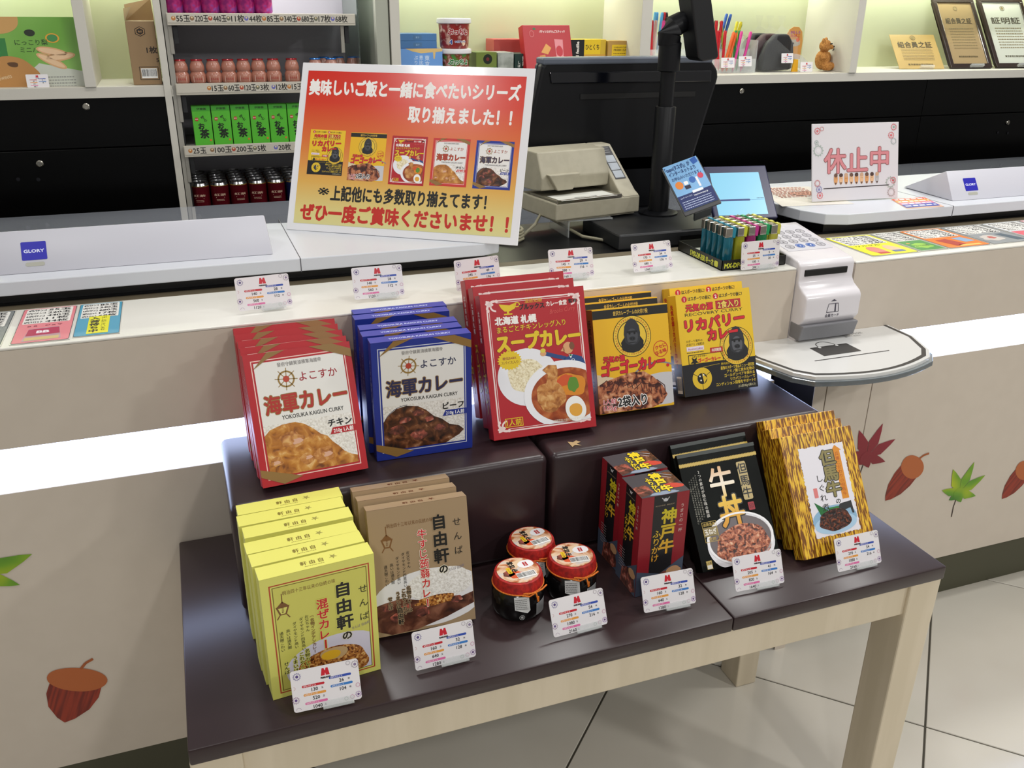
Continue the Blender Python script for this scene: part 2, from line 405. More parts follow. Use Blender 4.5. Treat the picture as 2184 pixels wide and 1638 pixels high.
def art_navy(A, c, dark, title_c, food_, kana, sub):
    A.rect(0, 0, 100, 124, c, 0)
    A.frame(6, 6.5, 94, 118, .9, '#f0c8c0' if c != '#1c2f8e' else '#c8cce0', 1)
    A.rect(8.5, 9, 92, 115.5, '#e9e7e4', 1)
    # printed plate of curry and rice
    A.rect(8.5, 67.5, 92, 115.5, food('rice'), 2)
    if sub == 'c':
        A.poly([(8.5, 77), (14, 72), (26, 68.5), (38, 68), (46, 71), (54, 77), (60, 83), (66, 86), (70, 92), (75, 97), (80, 103), (86, 107), (92, 109), (92, 115.5), (8.5, 115.5)], food('chicken'), 3)
        for x, y, r, s in ((33, 84, 11, 3), (60, 103, 10, 4), (16, 102, 6, 5), (44, 104, 7, 6)): A.blob(x, y, r, r * .7, food('drum'), 4, s, .3)
        for x, y, r in ((38, 86, 4.5), (64, 103, 4), (16, 103, 3), (46, 103, 3)): A.blob(x, y, r, r * .6, '#d8a890', 5, 8, .4)
    else:
        A.ring(30, 92, 21, 21.8, '#4a4a60', 3, a0=200, a1=280); A.ring(33, 94, 25.5, 26.1, '#4a4a60', 3, a0=205, a1=270)
        A.poly([(8.5, 84), (14, 77), (22, 71), (32, 69), (44, 71), (52, 76), (60, 84), (68, 88), (76, 95), (86, 98), (91, 103), (86, 108), (78, 112), (72, 115.5), (8.5, 115.5)], food('beef'), 4)
        for x, y, r, s in ((44, 78, 6, 3), (55, 86, 5, 4), (22, 94, 8, 5), (44, 102, 9, 6), (66, 97, 6, 7), (30, 84, 6, 8)): A.blob(x, y, r, r * .6, food('steak'), 5, s, .3)
    A.text(kana, 91, 74.5, 8, '#151515', 6, 'r', bold=.03)
    A.poly([(69, 85.4), (72, 79.2), (94, 79.2), (94, 85.4)], c, 6)
    A.text('210g 1人前', 91.5, 82.3, 4.8, '#ffffff', 7, 'r', 19, .02)
    A.text('發府守鎮賀須横軍海國帝', 50, 13, 4.2, '#8a8684', 3, 'c', 41)
    # ship's wheel
    A.ring(36, 27, 6.3, 7.9, '#9a7a3c', 3)
    for k in range(8):
        a = math.pi * k / 4 + .1; A.line([(36 + 3 * math.cos(a), 27 + 3 * math.sin(a)), (36 + 10.5 * math.cos(a), 27 + 10.5 * math.sin(a))], .7, '#9a7a3c', 3)
    A.circ(36, 27, 3, '#b8402a', 4)
    A.text('よこすか', 48, 26.5, 9.6, title_c, 3, 'l', 36, .012)
    A.text('海軍カレー', 13, 49.5, 18, dark, 4, 'l', 77, .028, -1, sy=1.05, ol=('#96743a', .062))
    A.text('YOKOSUKA KAIGUN CURRY', 27, 62, 5.4, '#151515', 3, 'l', 58, .012, 0)
    g = '#8f6c36'
    A.poly([(61, 0), (83, 0), (100, 7), (100, 15), (76, 6)], g, 8); A.poly([(22, 0), (38, 0), (20, 7), (7, 15)], g, 8)
    A.poly([(0, 107), (38, 119), (20, 123.5), (0, 114)], g, 8)
def art_soup(A):
    A.rect(0, 0, 100, 131, '#b01622', 0); wt = '#f0d8d4'
    A.frame(5, 6, 95, 125, 1.3, wt, 1); A.frame(7.2, 8.2, 92.8, 122.8, .5, wt, 1)
    for x, y, sx, sy in ((5, 6, 1, 1), (95, 6, -1, 1), (5, 125, 1, -1), (95, 125, -1, -1)):
        A.push(x, y, sx, sy); A.rect(-2, -2, 9.5, 9.5, '#b01622', 2); A.ring(8, 8, 6, 8.2, wt, 3, a0=180, a1=275); A.ring(9, 5, 4, 5.6, wt, 3, a0=90, a1=200); A.blob(3, 3, 4, 2.2, wt, 3, 4, .5, rot=45); A.circ(1.5, 9, 1.5, wt, 3); A.circ(10, 1, 1.5, wt, 3); A.pop()
    A.push(0, 0, 1, .77)
    A.text('温故知新', 50, 12, 5, '#d89a2a', 3, 'c', 17, .02)
    y = '#e2c21e'
    A.poly([(17, 13), (27, 15), (34, 12), (32, 19), (27, 22), (22, 22), (19, 18)], y, 3); A.ring(34, 15, 2, 3, y, 3); A.rect(24, 22, 26, 25, y, 3); A.rect(21, 24.5, 29, 26, y, 3)
    A.text('ブルックス', 36, 18.5, 7, '#1a0c0c', 3, 'l', 24, .04); A.text('カレー食堂', 62, 17.5, 6.5, '#f4e6e0', 3, 'l', 20, .03); A.text('監修', 84, 16.5, 5, '#1a0c0c', 3, 'l', 8, .03)
    A.text('Brooks Curry', 65, 27, 7.5, '#d0504a', 3, 'l', 25, 0, -6, .25)
    A.text('北海道 札幌', 12, 32.5, 10, '#f2ece6', 3, 'l', 39, .045); A.text('まるごとチキンレッグ入り', 13, 43, 8, y, 3, 'l', 66, .012, -2, ol=('#5a0a10', .03))
    A.text('スープカレー', 12, 59, 22, y, 3, 'l', 80, .05, -1, ol=('#7a0c14', .065))
    A.blob(38, 101, 29, 34, '#e9e9ee', 3, 2, .0); A.blob(38, 100, 19, 20, food('ricey'), 4, 3, .12)
    A.star(22, 79, 10, 11.8, 22, y, 5); A.text('秘伝SABX', 22, 76.5, 3.6, '#8a1a3a', 6, 'c', 13); A.text('スパイス入り', 22, 81.5, 4, '#8a5a1a', 6, 'c', 16)
    # man in blue jacket
    b = '#23457e'; sk = '#d8a070'
    A.poly([(74, 84), (83, 80), (92, 84), (94, 100), (74, 100)], b, 5); A.line([(76, 84), (66, 80), (57, 76)], 4.5, b, 5); A.circ(54.5, 75.5, 3, sk, 6); A.circ(54.5, 72, 2.6, '#d8c84a', 7); A.line([(91, 86), (93, 94), (84, 95)], 4, b, 6)
    A.blob(79, 72, 5, 7, sk, 6, 5, .05); A.blob(83, 70, 2.6, 4.5, '#7a4a30', 7, 6, .1); A.poly([(75, 70), (71.5, 75), (76, 76)], sk, 6); A.poly([(79, 80), (83, 80), (81, 85)], '#f0f0ee', 6); A.circ(81, 81, 1.2, '#2a7a4a', 7); A.ring(83, 87, 1, 1.6, '#e8e8ea', 7)
    A.pop()
    # bowl of soup curry with drumstick, carrot, pepper and egg
    A.poly([(q[0], q[1]) for q in [(min(95, 72 + 40 * math.cos(t / 20 * math.pi)), min(123, 97 + 31 * math.sin(t / 20 * math.pi))) for t in range(40)]], '#eeeef2', 8)
    A.poly([(min(95, 74 + 35 * math.cos(t / 20 * math.pi)), min(123, 98 + 25 * math.sin(t / 20 * math.pi))) for t in range(40)], food('soup'), 9)
    A.push(-9, -25, 1.12)
    A.blob(78, 102, 14, 9, '#d8861e', 10, 4, .2, rot=20); A.blob(73, 98, 7, 4.5, '#cf5222', 11, 3, .2, rot=-20); A.blob(80, 102, 5, 6, '#5a8a2a', 12, 7, .2)
    A.pop(); A.blob(58, 98, 14, 14, food('drum'), 12, 9, .15); A.poly([(53, 90), (57, 78), (52, 73), (58, 69), (66, 70), (67, 77), (63, 92)], food('drum'), 13)
    A.blob(81, 112, 12, 10, '#f2f2ee', 14, 2, .04, rot=70, clip=(0, 0, 95, 124)); A.blob(81, 113, 6.5, 6, '#e2a43a', 15, 2, .05)
    A.text('(調理写真の盛付例一イメージです)', 92, 121, 2.6, '#e8d8c8', 16, 'r', 34, 0)
    A.frame(12, 113, 29, 121, .6, y, 4); A.text('1人前', 20.5, 117, 6.4, y, 4, 'c', 14, .02)
def gorilla(A, x, y, s, dark='#17181c', mid='#44464c'):
    A.push(x, y, s)
    A.poly([(-11, 13), (-12, 6), (-8, 1), (8, 1), (11.5, 6), (11, 12), (6, 15.5), (0, 16.5), (-6, 15.5)], dark, 6)
    A.poly([(-7.5, 6), (-8.5, -2), (-7.5, -9), (-4, -14.5), (0, -16.3), (4, -14.5), (7.5, -9), (8.5, -2), (7.5, 5), (4.5, 8.5), (0, 9.5), (-4.5, 8.5)], '#2a2c32', 7)
    A.blob(0, 1, 5.8, 7.5, mid, 8, 3, .08); A.rect(-5.5, -4.4, 5.5, -2.6, '#16171b', 9)
    A.circ(-2.6, -2, 1.1, '#0a0a0c', 9); A.circ(2.6, -2, 1.1, '#0a0a0c', 9); A.blob(0, 3, 3.2, 2, '#22242a', 9, 2, .1); A.circ(-1.3, 3, .8, '#08080a', 10); A.circ(1.3, 3, .8, '#08080a', 10); A.rect(-3.5, 6.4, 3.5, 7, '#0c0c10', 9)
    A.pop()
def gori_ring(A, x, y, r):
    A.ring(x, y, r, r * 1.03, '#191712', 4); A.circ(x, y, r, '#e6c23a', 3, n=40); A.ring(x, y, r * .76, r * .8, '#191712', 5)
    s = 'GoGo!CURRY★GoGo!CURRY★GoGo!CURRY★GoGo!CURRY★'
    for k, ch in enumerate(s):
        a = 2 * math.pi * k / len(s) - 1.9; A.text(ch, x + r * .9 * math.cos(a), y + r * .9 * math.sin(a), r * .13, '#c0302a', 5, 'c', None, .01, math.degrees(a) + 90)
def art_gogo(A):
    A.rect(0, 0, 100, 126, '#e8b51c', 0); A.rect(0, 1.5, 100, 12, '#14120e', 1)
    A.text('金沢カレーブームの火付け役', 50, 6.5, 6, '#e0b84a', 2, 'c', 46, .015)
    A.blob(88, 104, 44, 20, '#c8c6c8', 1, 4, .02, clip=(0, 76, 100, 126)); A.rect(0, 104, 8, 126, '#3a241e', 1)
    A.poly([(0, 92), (8, 88), (24, 84), (44, 80), (62, 80), (74, 88), (86, 100), (92, 112), (84, 122), (70, 126), (0, 126)], food('cutlet'), 3)
    A.poly([(0, 78), (22, 84), (8, 90), (0, 95)], '#d9c8a8', 2); A.ring(80, 120, 48, 50, '#8a8a90', 2, a0=215, a1=300)
    for k in range(13): A.line([(4 + k * 6.2, 92 + (k % 4) * 3), (12 + k * 6.4, 86 + k * 1.2), (15 + k * 6.2, 92 + k * 1.6)], 1.0, '#4a2018', 4)
    gori_ring(A, 50, 36, 24.5); gorilla(A, 50, 35, 1.28)
    A.ring(87, 55, 9.2, 10, '#c8202a', 4); A.text('クセに', 87, 52, 5.4, '#c8202a', 4, 'c', None, .03, -14); A.text('なる味', 87, 58.5, 5.4, '#c8202a', 4, 'c', None, .03, -14)
    rd = '#cf1c30'
    A.text('元気の源', 10, 61, 8, rd, 6, 'l', 28, .05, ol=('#2a1210', .08)); A.text('ゴーゴーカレー', 7, 74, 15, rd, 6, 'l', 84, .06, -3, .15, sy=1.1, ol=('#3a1612', .085)); A.circ(95, 76, 2, rd, 6)
    A.text('1人前', 6, 112, 7, '#c01a34', 6, 'l', 16, .02, ol=('#f4e8e4', .08)); A.text('155g', 6, 119.5, 7, '#c01a34', 6, 'l', 16, .02, ol=('#f4e8e4', .08)); A.text('2袋入り', 25, 114, 14, '#151212', 6, 'l', 38, .03, ol=('#f4f0ee', .1))
def art_rec(A):
    A.rect(0, 0, 100, 119, '#e8c022', 0); A.rect(0, 82, 100, 119, '#15141a', 1)
    for x, n, t in ((8, '1', '食はスポーツの前に!'), (50, '2', '食はスポーツの後に!')):
        A.circ(x + 3, 6, 3.6, '#c4202c', 2); A.text(n, x + 3, 6, 5.5, '#f6f0e8', 3, 'c', None, .04); A.text(t[1:], x + 8, 6, 5, '#1a1410', 3, 'l', 31, .02)
    A.text('元気の源', 12, 16.5, 9, '#d01c2c', 4, 'l', 36, .05, ol=('#2a1210', .08)); A.rect(52, 11.5, 86, 21.5, '#b8202a', 3); A.text('2食入り', 69, 16.5, 9, '#f0d060', 4, 'c', 28, .03, ol=('#2a1210', .07))
    A.text('RECOVERY CURRY', 10, 24, 5, '#3a3218', 3, 'l', 78, .006)
    A.text('リカバリー', 9, 37, 14.5, '#d01c2c', 6, 'l', 80, .06, -2, sy=1.05, ol=('#1c0e0c', .09)); A.text('カレー', 38, 50.5, 14, '#d01c2c', 12, 'l', 40, .06, -2, sy=1.05, ol=('#1c0e0c', .09))
    A.text('スポーツ選手の', 8, 55, 3.3, '#3a3218', 3, 'l', 22, 0); A.text('必須アミノ酸配合', 8, 59, 3.3, '#3a3218', 3, 'l', 24, 0); A.rect(8, 61.5, 31, 66.5, '#e8dce8', 3); A.text('AminoLabo', 19.5, 64, 3.6, '#a04080', 4, 'c', 20, .01); A.lines(8, 68, 30, 1, 3, '#3a3218', 3, .3)
    A.frame(9, 71, 56, 79.5 + 3, .8, '#1c1812', 3); A.text('スポーツドクター', 14, 73.5, 3, '#3a3218', 4, 'l', 20); A.star(17, 79, 2.5, 6, 5, '#14120e', 4); A.text('ゴーゴーカレー', 22, 78.5, 5, '#cf1c30', 5, 'l', 30, .05)
    A.rect(39, 65.5, 56, 71.5, '#b81c28', 4); A.text('共同開発', 47.5, 68.5, 4, '#f6e8d8', 5, 'c', 13, .02)
    gori_ring(A, 75, 67, 22); gorilla(A, 76, 64, 1.25, '#1a1b1f', '#56585e')
    A.circ(25, 100, 13, '#e0bc2a', 3); A.circ(25, 100, 6.5, '#15141a', 4); A.poly([(25, 93.5), (31.5, 100), (27, 106)], '#e0bc2a', 5)
    for x, y in ((22, 97), (23, 102), (27, 96)): A.circ(x, y, 1, '#f0f0e0', 6)
    for k in (90, 210, 330): A.line([(25 + 6.5 * math.cos(R(k)), 100 + 6.5 * math.sin(R(k))), (25 + 13 * math.cos(R(k)), 100 + 13 * math.sin(R(k)))], .6, '#15141a', 4)
    A.line([(27, 87), (44, 85.5), (50, 85.5)], .4, '#d0b020', 3); A.text('筋肉成分', 52, 86, 3, '#d0b020', 3)
    for k, t in enumerate(('最強のスポーツ食品メニュー研究室', 'アミノ酸と炭水化物の', 'ゴールデンペアを採れる', 'リカバリーカレーで', 'コンディション回復をサポート!!')):
        A.text(t, 97, 91 + k * 4.7, 4.3, '#e0c03a', 3, 'r', (46, 38, 42, 34, 54)[k], .02)
    A.text('(1人前105g×2袋入り)', 97, 115, 3.6, '#d0c8a0', 3, 'r', 24)
def jiyu(A, H, bg, yel):
    dk = '#17140f'; rd = '#c8202c'; br = '#7a5228'
    A.rect(0, 0, 100, H, bg, 0)
    if yel:
        A.frame(7, 8, 95, H - 5, 1.2, '#b8482c', 1); A.frame(9.5, 10.5, 92.5, H - 7.5, .8, '#7a6a24', 1); A.rect(10.3, 11.3, 91.7, H - 8.3, '#d2ce62', 1)
        A.blob(62, 104, 48, 29, '#d6d2e0', 2, 3, .02, clip=(10.3, 60, 91.7, H - 8.3)); A.blob(56, 108, 34, 20, food('fried'), 3, 5, .12, clip=(10.3, 60, 91.7, H - 8.3)); A.blob(58, 95, 13, 6.5, '#c8a878', 4, 2, .1); A.blob(55, 96, 9, 5, '#e8b62a', 5, 2, .05)
    else:
        A.blob(56, 98, 58, 30, '#e4e2e4', 2, 3, .02, clip=(0, 60, 99.5, H)); A.blob(66, 86, 34, 17, food('rice'), 3, 4, .08, clip=(0, 60, 99.5, H)); A.poly([(0, 98), (10, 96), (26, 94), (40, 98), (60, 104), (84, 104), (99.5, 100), (99.5, 112), (70, 122), (40, 129), (14, 130), (0, 124)], food('gravy'), 4); A.blob(62, 102, 22, 5, food('fried'), 5, 5, .3)
        for x, y, r, s in ((12, 102, 6, 3), (30, 104, 6, 4), (46, 112, 8, 5), (20, 113, 7, 6), (82, 105, 6, 7)): A.blob(x, y, r, r * .6, food('steak'), 6, s, .3)
    A.text('明治四十三年以来の伝統の味', 18, 18, 4.6, br, 3, 'l', 46, 0)
    # lantern tower emblem
    A.line([(17, 18), (17, 28)], .8, br, 3); A.poly([(12, 31), (17, 26), (22, 31)], br, 3); A.poly([(11, 31), (23, 31), (20, 40), (14, 40)], br, 3); A.poly([(13, 32.5), (21, 32.5), (18.8, 38.8), (15.2, 38.8)], bg, 4); A.line([(14, 40), (11.5, 44)], 1, br, 3); A.line([(20, 40), (22.5, 44)], 1, br, 3); A.vtext('自由軒', 17, 31.5, 2.1, br, 5)
    A.vtext('自由軒', 70, 20 if yel else 13, 16, dk, 7, .035, 1.1, ol=(bg, .07)); A.text('の', 71, 79 if yel else 71, 10, dk, 7, 'c', None, .04, ol=('#e8e0c8', .09))
    A.vtext('せんば', 88, 26 if yel else 17, 9, dk, 7, .0, 1.65)
    if yel: A.vtext('混ぜカレー', 51, 33, 11, rd, 8, .03, 1.0, ol=(bg, .08)); A.vtext('（名物インデアンカレー）', 41, 47, 4, br, 8, .02, .95)
    else: A.vtext('牛すじ蒟蒻カレー', 52, 26, 10, rd, 8, .02, 1.03, ol=('#e8dcc8', .07))
    for k, (t, x, y0) in enumerate((('お父ちゃん', 37, 46), ('ダイヤモンド四貫高い', 32, 47), ('ダイヤモンド高い', 26, 50), ('高いは通天閣', 20, 56), ('通天閣こわい', 14, 57))): A.vtext(t, x - .5, y0, 3.6, dk, 7, 0, 1.0)
    for k, (t, x, y0) in enumerate((('名物カレーは', 34, 82), ('これやこれや', 29, 84), ('うまいは', 23, 86), ('せんば', 15, 90))): A.vtext(t, x, y0, 4.6, dk, 8, .02, 1.0, ol=(bg, .12))
    A.vtext('自由軒', 24, 103, 6, dk, 8, .03, 1.0, ol=(bg, .12)); A.text('せんば 自由軒', 84, 72, 3.6, '#8a8088', 6, 'c', 17, 0, -8)
def art_top(A, c, t, fit, d, ro=0):
    A.text(t, 50, d * 50, 6, c, 2, 'c', fit, .01, ro)

# -- red and blue navy curry
W, D_ = .1625, .0245
A = Art(); art_navy(A, '#b3121f', '#b02a20', '#a01828', None, 'チキン', 'c'); L = Art(); L.vtext('よこすか海軍カレー', 50, 120, 34, '#e8c8c8', 1, 0, 1.1)
S = Art(); S.rect(0, 0, 100, 16.2, '#b3121f', 0)
c = carton('curry_box', '', 'curry box', .1615, .2001, D_, '#b3121f', 'red curry boxes', [('front_print', 'front', A), ('side_print', 'left', L)])
stack(c, [(.0571, 1.2235, .7995, 4.1, 21), (.0539, 1.2556, .7995, 2.2, 21), (.0526, 1.2875, .7995, 1.7, 21.1), (.0498, 1.3195, .7995, 1.1, 20.8), (.0484, 1.3500, .7995, .2, 20.4)], 'red bordered box with chicken curry picture')
A = Art(); art_navy(A, '#1c2f8e', '#2a2a50', '#20264e', None, 'ビーフ', 'b'); L = Art(); L.vtext('よこすか海軍カレー', 50, 120, 34, '#b8c0e0', 1, 0, 1.1)
Tp = Art(); Tp.rect(0, 0, 100, 15.9, '#3a44a4', 0); Tp.text('YOKOSUKA KAIGUN CURRY', 50, 8, 5.6, '#c0c8f0', 1, 'c', 62, .03); Tp.poly([(20, 15.9), (38, 15.9), (44, 12)], '#8f6c36', 1)
c = carton('curry_box', '', 'curry box', .1598, .2018, .0250, '#1c2f8e', 'blue curry boxes', [('front_print', 'front', A), ('top_print', 'top', Tp), ('side_print', 'left', L)])
stack(c, [(.2391, 1.2691, .7895, -.9, .7), (.2339, 1.3015, .7895, -.9, .8), (.2357, 1.3328, .7895, -1.8, .8), (.2377, 1.3850, .7895, -.8, .8), (.2416, 1.4145, .7895, -.9, .8)], 'blue bordered box with beef curry picture')
# -- soup curry
A = Art(); art_soup(A); L = Art(); L.vtext('北海道札幌', 50, 90, 34, '#f0d8d4', 1, .02, 1.1); L.vtext('スープカレー', 50, 330, 60, '#e2c21e', 1, .05, 1.0)
c = carton('curry_box', '', 'curry box', .1847, .2428, .029, '#b01622', 'red soup curry boxes', [('front_print', 'front', A), ('side_print', 'left', L)])
stack(c, [(.4343, 1.2585, .80, -1.5, 20), (.4398, 1.3050, .80, -.6, 21), (.4397, 1.3480, .80, .2, 20)], 'tall red soup curry box')
# -- yellow curry with gorilla ring
A = Art(); art_gogo(A); L = Art(); L.rect(0, 0, 100, 617, '#8a5a1c', 0); L.vtext('元気の源ゴーゴーカレー', 50, 60, 44, '#3a2010', 1, .04, 1.0)
c = carton('curry_box', '', 'curry box', .1467, .1859, .0302, '#e0ac1c', 'yellow curry boxes with black top band', [('front_print', 'front', A), ('side_print', 'left', L)])
stack(c, [(.6453, 1.2950, .7995, -1.6, 18.1), (.6459, 1.3332, .7995, -1.4, 17.8), (.6509, 1.3690, .7995, -1.6, 17)], 'yellow curry box with black top band')
A = Art(); art_rec(A); L = Art(); L.rect(0, 440, 100, 645, '#15141a', 0); L.vtext('元気の源リカバリーカレー', 40, 60, 34, '#b02a20', 1, .05, 1.0); L.push(20, 520, 1); L.bars(0, 0, 60, 110, 1); L.pop()
c = carton('curry_box', '', 'curry box', .1598, .1888, .0292, '#e0b820', 'yellow and black curry boxes', [('front_print', 'front', A), ('side_print', 'left', L)])
stack(c, [(.8298, 1.3172, .7995, .3, 20.1), (.8390, 1.3580, .7995, .4, 19.5)], 'yellow curry box with black lower third')
# -- lemon yellow and brown boxes on the table
emb = '#7a6a24'
A = Art(); jiyu(A, 128.4, '#dedc70', True); Tp = Art(); Tp.rect(0, 0, 100, 19.5, '#e9e672', 0); Tp.text('軒 由 自', 47, 10, 6.5, emb, 1, 'c', 20, .02); Tp.star(66, 9, 1.5, 4, 5, '#a09a4a', 1); Tp.lines(40, 15, 58, 1, 2, emb, 1, .3)
c = carton('curry_box', '', 'curry box', .1505, .1933, .0294, '#dedb6c', 'lemon yellow curry boxes', [('front_print', 'front', A), ('top_print', 'top', Tp)])
stack(c, [(.0284, .9953, .6005, 4.9, 0), (.0229, 1.0287, .6005, 4.7, 0), (.0194, 1.0603, .6005, 3.8, 0), (.0199, 1.1007, .6005, 3.3, 0), (.0147, 1.1341, .6005, 2.8, 0), (.0161, 1.1655, .6005, 2.3, 0)], 'lemon yellow curry box, lettered top')
A = Art(); jiyu(A, 130.5, '#a38a6a', False); Tp = Art(); Tp.rect(0, 0, 100, 17, '#ac9272', 0); Tp.text('軒 由 自', 47, 9, 6.5, '#6a3a20', 1, 'c', 20, .02); Tp.star(66, 8, 1.5, 4, 5, '#6a3a20', 1)
c = carton('curry_box', '', 'curry box', .1492, .1948, .0254, '#a38a6a', 'kraft brown curry boxes', [('front_print', 'front', A), ('top_print', 'top', Tp)])
stack(c, [(.1884, 1.0675, .6065, -1.7, 13.6), (.1819, 1.0995, .6065, -1.8, 13.5), (.1800, 1.1287, .6065, -1.6, 13.5)], 'kraft brown curry box with rice picture')
# -- furikake towers
def furi_face(A, W, H, side):
    A.rect(0, 0, W, H, '#8e1a26', 0); A.rect(W * .26, 0, W * .74, H, '#16161a', 1)
    k = W / 100
    A.push(0, 0, k)
    A.blob(50, 11, 5, 3.6, '#c8c8cc', 3, 3, .3); A.line([(42, 6), (46, 10)], 1.6, '#c8c8cc', 3); A.line([(58, 6), (54, 10)], 1.6, '#c8c8cc', 3); A.text('KOBE BEEF', 50, 22, 3.6, '#9a8a70', 3, 'c', 40)
    g = grad('goldprint', 2, .07, .16, [(0, '#e0a030'), (1, '#c8c020')])
    A.vtext('神戸牛', 60, 30, 34, g, 4, .035, 1.0); A.vtext('ふりかけ', 37, 74, 18, g, 4, .02, 1.0); A.vtext('うまさの一杯', 87, 24, 9, '#e0c8c0', 3, .0, 1.2)
    A.pop()
    h = H
    A.poly([(0, h * .74), (W * .5, h * .80), (W, h * .66), (W, h), (0, h)], '#4a5468', 3); A.poly([(W * .3, h * .84), (W * .6, h * .78), (W * .9, h * .84), (W, h * .95), (W * .8, h), (W * .25, h)], food('steak'), 5); A.blob(W * .8, h * .8, W * .16, W * .12, '#c89a70', 6, 3, .1)
A = Art(); furi_face(A, 100, 219, 0); L = Art(); furi_face(L, 100, 261, 1); L.lines(14, 170, 40, 8, 7, '#b8a8a8', 7, .25)
Tp = Art(); Tp.rect(0, 0, 100, 84, '#3c3a42', 0); Tp.blob(12, 60, 22, 18, food('steak'), 1, 4, .3, clip=(0, 0, 100, 84)); Tp.blob(85, 30, 22, 22, food('beef'), 1, 5, .3, clip=(0, 0, 100, 84)); Tp.blob(80, 58, 20, 9, '#c8402e', 2, 3, .15, rot=10, clip=(0, 0, 100, 84)); Tp.blob(50, 78, 30, 6, '#8a98ac', 2, 5, .2, clip=(0, 0, 100, 84)); Tp.line([(55, 4), (90, 30)], 1.2, '#c8c8d0', 2); Tp.line([(64, 2), (96, 22)], 1.2, '#c8c8d0', 2)
Tp.vtext('神戸牛', 62, 4, 24, '#eed21c', 5, .05, 1.0, ol=('#1a1408', .1)); Tp.vtext('ふりかけ', 42, 18, 14, '#eed21c', 5, .04, 1.0, ol=('#1a1408', .1))
c = carton('seasoning_box', '', 'seasoning box', .0822, .1803, .0690, '#8e1a26', 'red and black seasoning boxes', [('front_print', 'front', A), ('side_print', 'left', L), ('top_print', 'top', Tp)])
stack(c, [(.5953, 1.0380, .6005, -.3, 0), (.5993, 1.1111, .6005, 2.2, 0)], 'upright red and black seasoning box')
# -- black pouches
def pouch():
    Wp, Hp, Dp = .152, .196, .024
    m = MB(); n = 12; vs = []; fs = []
    black = nmat('pouch_film', [(.4, '#070a08'), (.62, '#0d120f'), (.8, '#18201c')], 12, 3, .45, .25, spec=.12)
    for j in range(n + 1):
        z = Hp * j / n; th = Dp * (.35 + .65 * math.sin(math.pi * min(1, max(.0, (Hp - z) / Hp * 1.15 + .05)) / 2)) if z < Hp - .02 else Dp * .30
        for x, y in ((0, 0), (Wp, 0), (Wp, th), (0, th)): vs.append((x, y, z))
    for j in range(n):
        for k in range(4): fs.append((j * 4 + k, j * 4 + (k + 1) % 4, j * 4 + 4 + (k + 1) % 4, j * 4 + 4 + k))
    fs += [(3, 2, 1, 0), tuple(n * 4 + k for k in range(4))]
    o = m.add(vs, fs, black).build('beef_bowl_pouch', None, .0012); tag(o, '', 'food pouch', 'black food pouches')
    A = Art(); gd = '#c2a650'
    A.rect(0, 0, 100, 4, '#2a322e', 1)
    for k in range(50): A.poly([(k * 2, 11.4), (k * 2 + 1, 10.4), (k * 2 + 2, 11.4), (k * 2 + 2, 14.2), (k * 2 + 1, 15.2), (k * 2, 14.2)], gd, 2)
    g1 = grad('goldwhite', 2, .06, .17, [(0, '#d89018'), (.45, '#e8c040'), (.7, '#f4ead8'), (1, '#d8a060')])
    A.text('牛', 48, 37, 36, g1, 6, 'c', 30, .02); A.text('丼', 52, 70, 36, g1, 6, 'c', 30, .03, ol=('#0a0806', .07))
    A.rrect(71, 19, 83, 62, 2, '#b8a470', 3); A.vtext('但馬牛', 77, 20, 13, '#14110c', 4, .02, 1.05); A.rrect(74, 65, 82, 74, 1, '#9a1828', 3); A.text('印', 78, 69.5, 6, '#5a0a14', 4, 'c')
    A.vtext('2つの素材が絡む味の龍談', 22, 20, 4.2, '#e0ddd4', 4, 0, 1.05)
    for k in range(4): A.push(17 - k * 3, 24 + k * 2, 1); A.vtext('ふっくら炊いた玉ねぎと牛肉の旨味を丼に', 0, 0, 2.2, '#a8a698', 4, 0, 1.15); A.pop()
    A.frame(11, 77, 29, 99, .5, gd, 8); A.rect(11.5, 83, 28.5, 93, '#8a7a4a', 8); A.text('淡路島産', 20, 80, 4, gd, 9, 'c', 15); A.text('玉ねぎ', 20, 88, 7, '#f0ece0', 9, 'c', 15, .02); A.text('使用', 20, 96, 4, gd, 9, 'c', 9)
    A.blob(55, 106, 43, 31, '#e6e6ea', 4, 3, .0, clip=(0, 0, 97, 128.5)); A.blob(55, 102, 39, 25, '#6a6264', 5, 3, .0); A.blob(57, 108, 35, 21, food('gyudon'), 7, 5, .12, clip=(0, 0, 97, 128)); A.ring(55, 101, 39.5, 42.5, '#f4f4f6', 7, e=.66)
    A.rect(6, 118, 13, 127, '#b8a050', 6); A.text('1人前', 9.5, 120.5, 2.6, '#14110c', 7, 'c'); A.rect(6.5, 122.5, 12.5, 126.5, '#e8e4d8', 7)
    A.build('front_print', o, (0, 0, Hp), scale=Wp)
    return o
stack(pouch(), [(.7221, 1.0426, .6145, .6, 34.9), (.7328, 1.0785, .6145, 1.6, 35.2)], 'black beef bowl pouch with gold zigzag')
